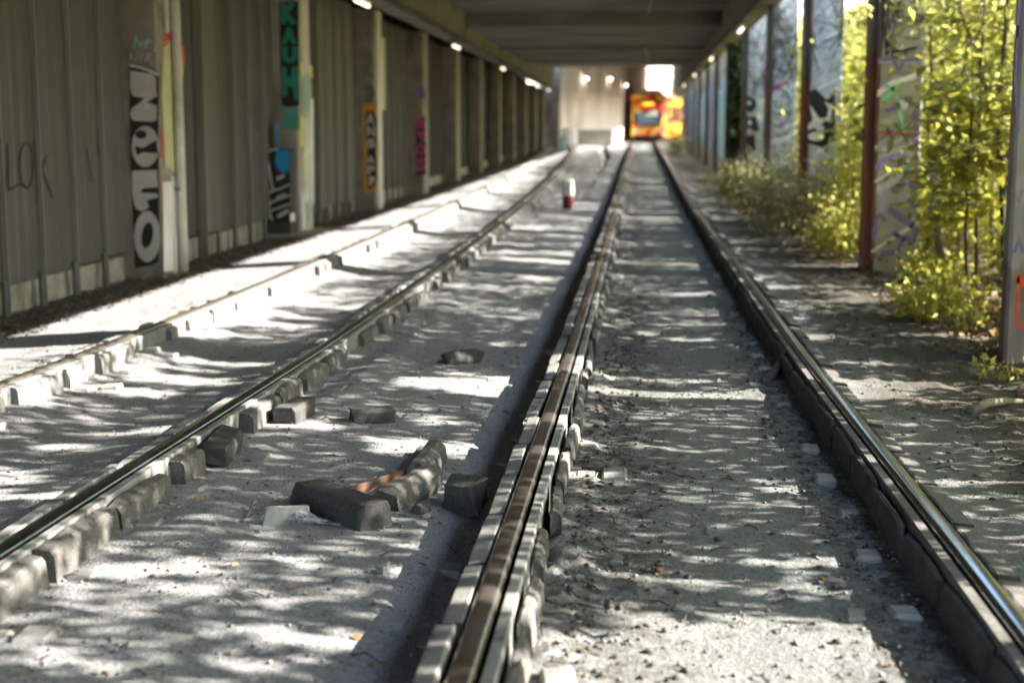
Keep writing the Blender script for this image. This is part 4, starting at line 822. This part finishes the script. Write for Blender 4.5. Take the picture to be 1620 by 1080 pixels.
tree('slender tree with a bowed pale trunk beside the purple lettered pillar', pxpath([(1497, 440), (1485, 372), (1476, 322), (1481, 280), (1494, 225), (1504, 180), (1530, 100), (1548, 30), (1560, -60)], 15.4, 16.6), .055, .02, 16, .8, 5, .13, 'bark', 'leaf_dark', 1)
tree('thin dark sapling standing nearest the pale scrawled post', pxpath([(1594, 462), (1588, 380), (1586, 300), (1581, 240), (1582, 150), (1590, 60), (1596, -40)], 13.2, 13.6), .04, .018, 12, .7, 4, .13, 'bark_dark', 'leaf_dark', 2)
tree('straight thin dark stem halfway between the pale post and the bowed trunk', pxpath([(1545, 460), (1545, 400), (1545, 320), (1548, 240), (1552, 130), (1556, 30), (1560, -60)], 13.8, 14.6), .024, .01, 9, .7, 4, .13, 'bark_dark', 'leaf_dark', 3)
tree('whitish straight thin tree high up behind the purple lettered pillar', pxpath([(1500, 400), (1492, 250), (1487, 115), (1484, 60), (1481, 0), (1476, -60)], 24, 24.5), .075, .05, 14, 1.2, 4, .15, 'bark_pale', 'leaf', 4)
tree('leaning thin tree crossing behind the bowed trunk', pxpath([(1500, 380), (1512, 300), (1530, 230), (1542, 120), (1536, 80), (1555, 0), (1570, -60)], 18.5, 20), .05, .02, 14, 1.0, 4, .15, 'bark', 'leaf', 5)
tree('low leafy sapling with broad dark leaves spreading right of the purple lettered pillar', pxpath([(1530, 440), (1528, 360), (1530, 290), (1536, 210), (1540, 150)], 13.4, 12.8), .022, .01, 15, .5, 4, .15, 'bark_dark', 'leaf_dark', 6, up=.2, flat=.35)
tree('dark forked branchy tree leaning over toward the pale post', pxpath([(1612, 440), (1602, 330), (1575, 200), (1545, 80), (1520, 20), (1508, -30)], 14.5, 14.8), .035, .012, 12, .8, 4, .13, 'bark_dark', 'leaf', 7)
tree('thin bare grey stem standing close right of the purple lettered pillar', pxpath([(1466, 430), (1470, 330), (1468, 230), (1474, 120), (1470, 20), (1472, -50)], 17.5, 17.8), .03, .014, 7, .6, 3, .12, 'bark_dark', 'leaf', 21)
tree('thin crooked stem between the bowed trunk and the straight dark stem', pxpath([(1520, 430), (1516, 350), (1526, 260), (1518, 170), (1530, 60), (1526, -50)], 17, 17.5), .032, .014, 8, .7, 3, .12, 'bark', 'leaf', 22)
tree('thin dark stem just left of the forked branchy tree', pxpath([(1572, 440), (1568, 340), (1574, 240), (1566, 130), (1572, 20), (1570, -50)], 16.2, 16.6), .03, .013, 8, .7, 3, .12, 'bark_dark', 'leaf_dark', 23)
for i, (x, Y, lab) in enumerate(((4.3, 20.5, 'bushy young tree behind the gap after the purple lettered pillar'), (4.8, 26, 'bushy young tree rising behind the painted eye pillar'), (4.4, 32, 'bushy young tree between the eye pillar and round face pillar'), (4.6, 38.5, 'young tree behind the round face pillar'), (5.8, 22.5, 'taller yellow tree deep behind the rusty post'), (6.4, 29, 'taller yellow tree deep behind the painted eye pillar'), (6.2, 18.4, 'dense yellow tree deep behind the bowed trunk'), (7.2, 24.5, 'pale yellow tree farthest back between the pillars'))):
    rng = np.random.default_rng(60 + i); h = 3.0 + .48 * (x - 2.6); path = [(x, Y, .0)]
    for s in range(1, 6): path.append((x + rng.normal(0, .12) * s ** .5, Y + rng.normal(0, .12) * s ** .5, h * s / 5))
    tree(lab, path, .05, .015, 22, 1.25, 6, .13, ['bark', 'bark_dark', 'bark_pale'][i % 3], 'leaf', 80 + i, .24)

tree('overhanging young tree drooping its leaves across the painted eye pillar', [(3.5, 18.9, 0), (3.35, 18.8, 1.2), (3.1, 18.7, 2.4), (2.95, 18.6, 3.3), (2.8, 18.5, 4.1)], .04, .015, 15, .75, 4, .13, 'bark', 'leaf', 9)
# shrubs along the pillars
def shrub(x, Y, rx, h, n, label, leaf='leaf_grey', seed=0, size=.075, name='shrub', group='shrubs at the foot of the pillars', stems=14):
    rng = np.random.default_rng(seed); z0 = float(gz(x, Y)); root = empty(name, (x, Y, z0), label, 'shrub', group); st = MB(); T = []
    for s in range(stems):
        a = rng.uniform(0, 2 * PI); o = rng.uniform(.2, 1) * rx; e = Vector((x + math.cos(a) * o, Y + math.sin(a) * o * 1.1, z0 + h * rng.uniform(.5, 1.05)))
        b = Vector((x + math.cos(a) * .12, Y + math.sin(a) * .12, z0 - .02)); m = b.lerp(e, .5) + Vector((0, 0, h * .12)); st.tube([b, m, e], [.01, .007, .003], 5, False)
        for t in np.linspace(.25, 1, 7): T.append((b.lerp(m, t * 2) if t < .5 else m.lerp(e, t * 2 - 1))[:])
    st.link('stems', M['dry_wood'] if leaf == 'leaf_grey' else M['bark'], root, True)
    T = np.array(T); P = T[rng.integers(0, len(T), n)] + rng.normal(0, 1, (n, 3)) * (rx * .2, rx * .2, h * .12); P[:, 2] = np.maximum(P[:, 2], z0 + .03)
    leaf_obj('foliage', P, size, leaf, root, rng, .9); return root
sh = [(2.55, 17.4, .55, .7, 2000, 'low bright leafy shrub just behind the rusty post', 'leaf', .07), (2.3, 19.0, .65, .95, 3000, 'dusty grey green shrub left of the rusty post', 'leaf_grey', .065), (3.2, 19.2, .7, 1.5, 3000, 'tall sunlit shrub behind the rusty post', 'leaf', .07),
      (2.05, 21.2, .6, .95, 2600, 'dusty shrub at the foot of the painted eye pillar post', 'leaf_grey', .065), (2.1, 23.6, .65, 1.05, 2600, 'silvery dry shrub before the round face pillar', 'leaf_grey', .06), (2.9, 24.2, .6, 1.5, 2200, 'pale feathery shrub between the eye pillar and the face pillar', 'leaf_grey', .07),
      (2.1, 26.6, .55, .85, 1700, 'greenish shrub at the foot of the round face pillar', 'leaf_dark', .07), (2.05, 29.8, .5, .7, 1300, 'low green shrub at the foot of the black letter pillar', 'leaf_dark', .07), (1.95, 33, .45, .5, 900, 'lowest small green shrub toward the ivy pillar', 'leaf_dark', .07)]
for i, (x, Y, rx, h, n, lab, lf, sz) in enumerate(sh): shrub(x, Y, rx, h, n, lab, lf, 200 + i, sz)
shrub(2.75, 18.1, .5, 1.7, 1500, 'upright yellow leaf shrub rising against the overhanging tree', 'leaf', 225, .08)
shrub(3.5, 23.0, .7, 1.9, 1800, 'big loose shrub filling the gap behind the painted eye pillar', 'leaf', 226, .09)
shrub(3.7, 17.2, .6, 1.1, 1500, 'dark olive shrub behind the bowed trunk', 'leaf_dark', 227, .08)
shrub(4.0, 14.9, .6, .9, 1300, 'dark olive shrub behind the straight thin stem', 'leaf_dark', 228, .08)
shrub(2.3, 11.7, .36, .34, 900, 'bright yellow weed clump before the purple lettered pillar', 'leaf', 230, .07, 'weed_clump', 'weeds on the soil by the pillars', 9)
shrub(2.62, 11.1, .16, .14, 160, 'small bright yellow weed patch in front of the larger clump', 'leaf', 231, .06, 'weed_clump', 'weeds on the soil by the pillars', 6)
shrub(3.05, 14.3, .5, .32, 900, 'olive weed clump at the foot of the bowed trunk', 'leaf_dark', 232, .07, 'weed_clump', 'weeds on the soil by the pillars', 9)
shrub(2.22, 8.75, .12, .16, 70, 'single little weed growing alone near the pale scrawled post', 'leaf', 233, .05, 'weed_clump', 'weeds on the soil by the pillars', 5)
shrub(1.9, 68, .5, 1.0, 500, 'small green bush beside the tram at the end of the blue pillars', 'leaf_dark', 234, .12)

# ivy on the dark pillar, dry vines on the pale ones
iv = empty('ivy', (2.55, RY + 5 * RP - .1, .3), 'dark green ivy climbing the pillar beyond the black letter pillar', 'ivy')
rng = np.random.default_rng(5); y0 = RY + 5 * RP; n = 2600; P = np.stack([rng.uniform(2.5, 3.1, n), y0 - .03 - np.abs(rng.normal(0, .09, n)), .25 + 4.0 * rng.random(n) ** .85], 1); leaf_obj('ivy_leaves', P, .11, 'ivy', iv, rng, 1.0, .8)
MB().tube([(2.75, y0 - .04, .2), (2.8, y0 - .04, 1.4), (2.7, y0 - .04, 2.6), (2.85, y0 - .04, 3.9)], [.03, .024, .018, .01], 6).link('ivy_stem', M['bark_dark'], iv, True)
def vine(k, z_lo, seed, label, nst=7):
    rng = np.random.default_rng(seed); y = RY + RP * k - .012; root = empty('dry_vine', (2.9, y, z_lo), label, 'vine', 'dry vine stems on the pale pillars'); mb = MB()
    def br(p, a, Ln, r, dep):
        q = [p]
        for s in range(6): a += rng.normal(0, .22); q.append((min(3.0, max(2.56, q[-1][0] + math.cos(a) * Ln / 6)), y - r * .5, q[-1][2] + math.sin(a) * Ln / 6))
        mb.tube(q, [r] * 3 + [r * .7] * 3 + [r * .5], 4, False)
        if dep:
            for s in (1, 2, 3, 4, 5): br(q[s], a + rng.choice([-1, 1]) * rng.uniform(.4, 1.1), Ln * .5, r * .6, dep - 1)
    for s in range(nst): br((rng.uniform(2.58, 2.98), y, z_lo + rng.uniform(0, .5)), PI / 2 + rng.normal(0, .45), rng.uniform(1.0, 1.9), .009, 2)
    mb.link('vine_stems', M['bark_dark'], root)
vine(1, 2.35, 3, 'dark dry vine stems spread over the top of the purple lettered pillar'); vine(2, 2.4, 8, 'dry vine stems on the top of the painted eye pillar', 5); vine(3, 2.3, 4, 'dry vine stems on the top of the round face pillar'); vine(4, 2.2, 6, 'dry vine stems on the top of the black letter pillar', 5)

# fallen sticks
def stick(pts, r, label, mat='dry_wood'):
    tag(MB().tube(pts, [r, r * .9, r * .7, r * .4][:len(pts)] if len(pts) <= 4 else r, 6).link('stick', M[mat], smooth=True), label, 'stick', 'fallen sticks on the soil')
def gpt(x, y, z=.1, up=.02): p = on_z(x, y, z); return (p[0], p[1], float(gz(p[0], p[1], False)) + up)
stick([gpt(1436, 478, .2, .12), gpt(1450, 480, .2, .14), gpt(1470, 487, .15, .08), gpt(1476, 490, .12, .03)], .022, 'bleached stick poking out of the bright yellow weed clump')
stick([gpt(1535, 656, .1, .02), gpt(1560, 648, .1, .035), gpt(1590, 642, .1, .03), gpt(1618, 640, .1, .02)], .03, 'curved grey branch lying on the soil near the little weed', 'bark')
stick([gpt(1520, 452, .1, .02), gpt(1532, 462, .1, .1), gpt(1545, 474, .1, .02)], .018, 'short pale stick on the leaf litter behind the weed clump')
stick([gpt(905, 808, 0, .01), gpt(930, 798, 0, .012), gpt(942, 792, 0, .012), gpt(946, 782, 0, .01)], .005, 'thin brown twig on the sand right of the polished rail', 'bark')
stick([gpt(852, 1003, 0, .01), gpt(872, 1014, 0, .012), gpt(900, 1021, 0, .012), gpt(930, 1022, 0, .01)], .005, 'dark curved wire lying on the sand in the near foreground', 'bark_dark')
stick([gpt(920, 778, 0, .01), gpt(955, 778, 0, .012), gpt(990, 781, 0, .01)], .009, 'dark straight twig on the sand beyond the thin brown twig', 'bark_dark')
stick([gpt(392, 862, 0, .01), gpt(402, 846, 0, .03), gpt(412, 840, 0, .03), gpt(416, 856, 0, .01)], .005, 'bent dry twig on the sand left of the dead bird', 'bark')
lf = empty('leaf', gpt(507, 824, .0, .0), 'single yellow green leaf stuck beside the long dark block', 'leaf')
rngl = np.random.default_rng(3); c = np.array(gpt(507, 822, .02, .05)); leaf_obj('leaf_blade', np.array([c, c + (.01, .0, -.01)]), .09, 'leaf', lf, rngl, .3, .9)

# ------------------------------------------------------------------ stuff: litter, grit, ground cover, wood
def scatter_quads(name, n, xr, yr, size, mat, seed, power=1.0, zup=.012, flat=.25, asp=.6):
    rng = np.random.default_rng(seed); Y = yr[0] + (yr[1] - yr[0]) * rng.random(n) ** power; X = rng.uniform(*xr, n); Z = gz(X, Y) + zup
    return tag(leaf_obj(name, np.stack([X, Y, Z], 1), size, mat, None, rng, flat, asp), kind='stuff')
scatter_quads('leaf_litter', 7000, (2.2, 6.5), (8, 22), .055, 'litter', 41, 1.3)
scatter_quads('leaf_litter', 2200, (2.35, 4.6), (9.9, 14), .07, 'litter', 44, 1, .02, .5)
scatter_quads('leaf_litter', 2600, (-5.45, -4.75), (9, 30), .045, 'litter', 42, 1.4)
scatter_quads('leaf_litter', 500, (-4.4, 2.4), (3, 14), .035, 'litter', 43, 1.2, .006)
def grit(name, n, fx, yr, s0, s1, mat, seed):
    rng = np.random.default_rng(seed); Y = yr[0] + (yr[1] - yr[0]) * rng.random(n) ** 1.5; X = fx(rng, n, Y); s = s0 + (s1 - s0) * rng.random(n) ** 3; Z = gz(X, Y) + s * .25
    base = np.array([(1, 0, 0), (-.4, .9, 0), (-.5, -.8, .1), (.2, .1, .75), (.1, 0, -.6), (.5, -.7, .3)])
    tri = np.array([(0, 1, 3), (1, 2, 3), (2, 5, 3), (5, 0, 3), (1, 0, 4), (2, 1, 4), (5, 2, 4), (0, 5, 4)])
    V = base[None] * (1 + rng.normal(0, .22, (n, 6, 3))); a = rng.uniform(0, 2 * PI, n); c, q = np.cos(a)[:, None], np.sin(a)[:, None]
    V = np.stack([V[..., 0] * c - V[..., 1] * q, V[..., 0] * q + V[..., 1] * c, V[..., 2] * .75], -1) * s[:, None, None] + np.stack([X, Y, Z], -1)[:, None]
    Fc = (tri[None] + (np.arange(n) * 6)[:, None, None]).reshape(-1, 3)
    return tag(link(name, np_mesh(name, V.reshape(-1, 3), Fc), M[mat]), kind='stuff')
grit('gravel', 12000, lambda r, n, Y: r.uniform(-4.2, 1.1, n), (2.8, 14), .003, .014, 'pebble', 51)
grit('dirt_clods', 2600, lambda r, n, Y: np.where(r.random(n) < .6, xa(Y) + .2 + np.abs(r.normal(0, .2, n)), xa2(Y) - .17 - np.abs(r.normal(0, .13, n))), (2.8, 13), .004, .022, 'clod', 52)
grit('dirt_clods', 3500, lambda r, n, Y: r.uniform(1.3, 4.0, n), (3.2, 14), .004, .02, 'clod', 53)
grit('dirt_clods', 1500, lambda r, n, Y: r.uniform(-5.4, -4.6, n), (9, 26), .008, .035, 'clod', 54)
mb = MB(); rt = random.Random(8)
for q in range(420):
    Yq = 3 + 12 * rt.random() ** 1.4; xq = rt.uniform(-4.2, 3.6) if q % 3 else rt.uniform(-.3, .5); a = rt.uniform(0, PI); Lq = rt.uniform(.02, .09) * (1 if rt.random() < .9 else 2); p = [xq, Yq, float(gz(xq, Yq)) + .005]
    e = [xq + math.cos(a) * Lq, Yq + math.sin(a) * Lq]; mb.tube([p, ((p[0] + e[0]) / 2, (p[1] + e[1]) / 2, p[2] + rt.uniform(.004, .012)), (e[0], e[1], float(gz(*e)) + .005)], [.0035, .003, .0015], 4, False)
tag(mb.link('twig_litter', M['bark_dark']), kind='stuff')
rng = np.random.default_rng(70); n = 13000
X = 2.45 + 5 * rng.random(n) ** 1.3; Y = 12.0 + 14 * rng.random(n) ** 1.2; keep = vnoise(X * 1.1, Y * 1.1, 77) > -.05; X, Y = X[keep], Y[keep]; n = len(X)
tag(leaf_obj('ground_cover', np.stack([X, Y, gz(X, Y) + .02 + rng.random(n) ** 2 * .3], 1), .075, 'leaf_dark', None, rng, .6), kind='stuff')

def wood(name, n_cl, per, xr, yr, seed, size, mat, zlo=.4, top=(2.9, .5), spread=(.34, .34, .2)):
    rng = np.random.default_rng(seed); X = rng.uniform(*xr, n_cl); Y = rng.uniform(*yr, n_cl); T = top[0] + top[1] * (X - 2.6)
    Z = zlo + (T - zlo) * rng.random(n_cl); k = vnoise(X * .5 + 3, Y * .5 + Z * .6, seed) > -.4; C = np.stack([X, Y, Z], 1)[k]
    P = np.repeat(C, per, 0) + rng.normal(0, 1, (len(C) * per, 3)) * spread
    return tag(leaf_obj(name, P, size, mat, None, rng, .6, .6, True), kind='stuff')
wood('woodland_foliage', 2100, 60, (3.4, 6.5), (-4, 12), 301, .105, 'leaf', .2, (3.3, .5))
wood('woodland_foliage', 2700, 60, (3.9, 7.5), (12, 45), 302, .105, 'leaf', .2, (3.1, .5))
wood('woodland_foliage', 220, 50, (3.2, 4.6), (10.5, 34), 306, .12, 'leaf_dark', .3, (2.6, .5))
wood('woodland_foliage', 3200, 50, (3.7, 8), (45, 92), 303, .14, 'leaf', .2, (3.5, .5))
wood('woodland_foliage', 520, 60, (8, 20), (12, 92), 304, .18, 'leaf', .3, (2.0, .3), (.7, .7, .5))
wood('woodland_foliage', 2600, 60, (5.5, 13), (92, 140), 305, .32, 'leaf', .8, (5.6, .5), (.7, .7, .5))

# ------------------------------------------------------------------ light, sky, camera
d = Vector((math.cos(SUN_EL) * math.cos(SUN_AZ), math.cos(SUN_EL) * math.sin(SUN_AZ), math.sin(SUN_EL)))
sl = bpy.data.lights.new('sun', 'SUN'); sl.energy = 5.0; sl.angle = math.radians(.42); sl.color = (1, .95, .87)
so = bpy.data.objects.new('sun', sl); COL.objects.link(so); so.rotation_euler = d.to_track_quat('Z', 'Y').to_euler(); so.location = d * 50
w = bpy.data.worlds.new('World'); scene.world = w; w.use_nodes = True; nt = w.node_tree; nt.nodes.clear()
out = nt.nodes.new('ShaderNodeOutputWorld'); bg = nt.nodes.new('ShaderNodeBackground'); sk = nt.nodes.new('ShaderNodeTexSky')
sk.sky_type = 'NISHITA'; sk.sun_disc = False; sk.sun_elevation = SUN_EL; sk.sun_rotation = math.atan2(d.x, d.y); sk.dust_density = .6
bg.inputs['Strength'].default_value = .15; nt.links.new(sk.outputs[0], bg.inputs['Color']); nt.links.new(bg.outputs[0], out.inputs['Surface'])

cam = bpy.data.cameras.new('camera'); co = bpy.data.objects.new('camera', cam); COL.objects.link(co); scene.camera = co
cam.lens = 50; cam.sensor_width = 36; cam.clip_end = 2000; cam.clip_start = .1
co.location = EYE; co.rotation_euler = (PI / 2 - PITCH, 0, YAW)
cam.dof.use_dof = True; cam.dof.focus_distance = 6.3; cam.dof.aperture_fstop = 1.8; cam.dof.aperture_blades = 0
vs = scene.view_settings; vs.view_transform = 'Standard'; vs.look = 'None'; vs.gamma = 1; vs.exposure = 2.62
scene.render.engine = 'CYCLES'; cy_ = scene.cycles; cy_.use_denoising = True; cy_.max_bounces = 7; cy_.diffuse_bounces = 4; cy_.transmission_bounces = 4; cy_.caustics_reflective = False; cy_.caustics_refractive = False; cy_.sample_clamp_indirect = 8
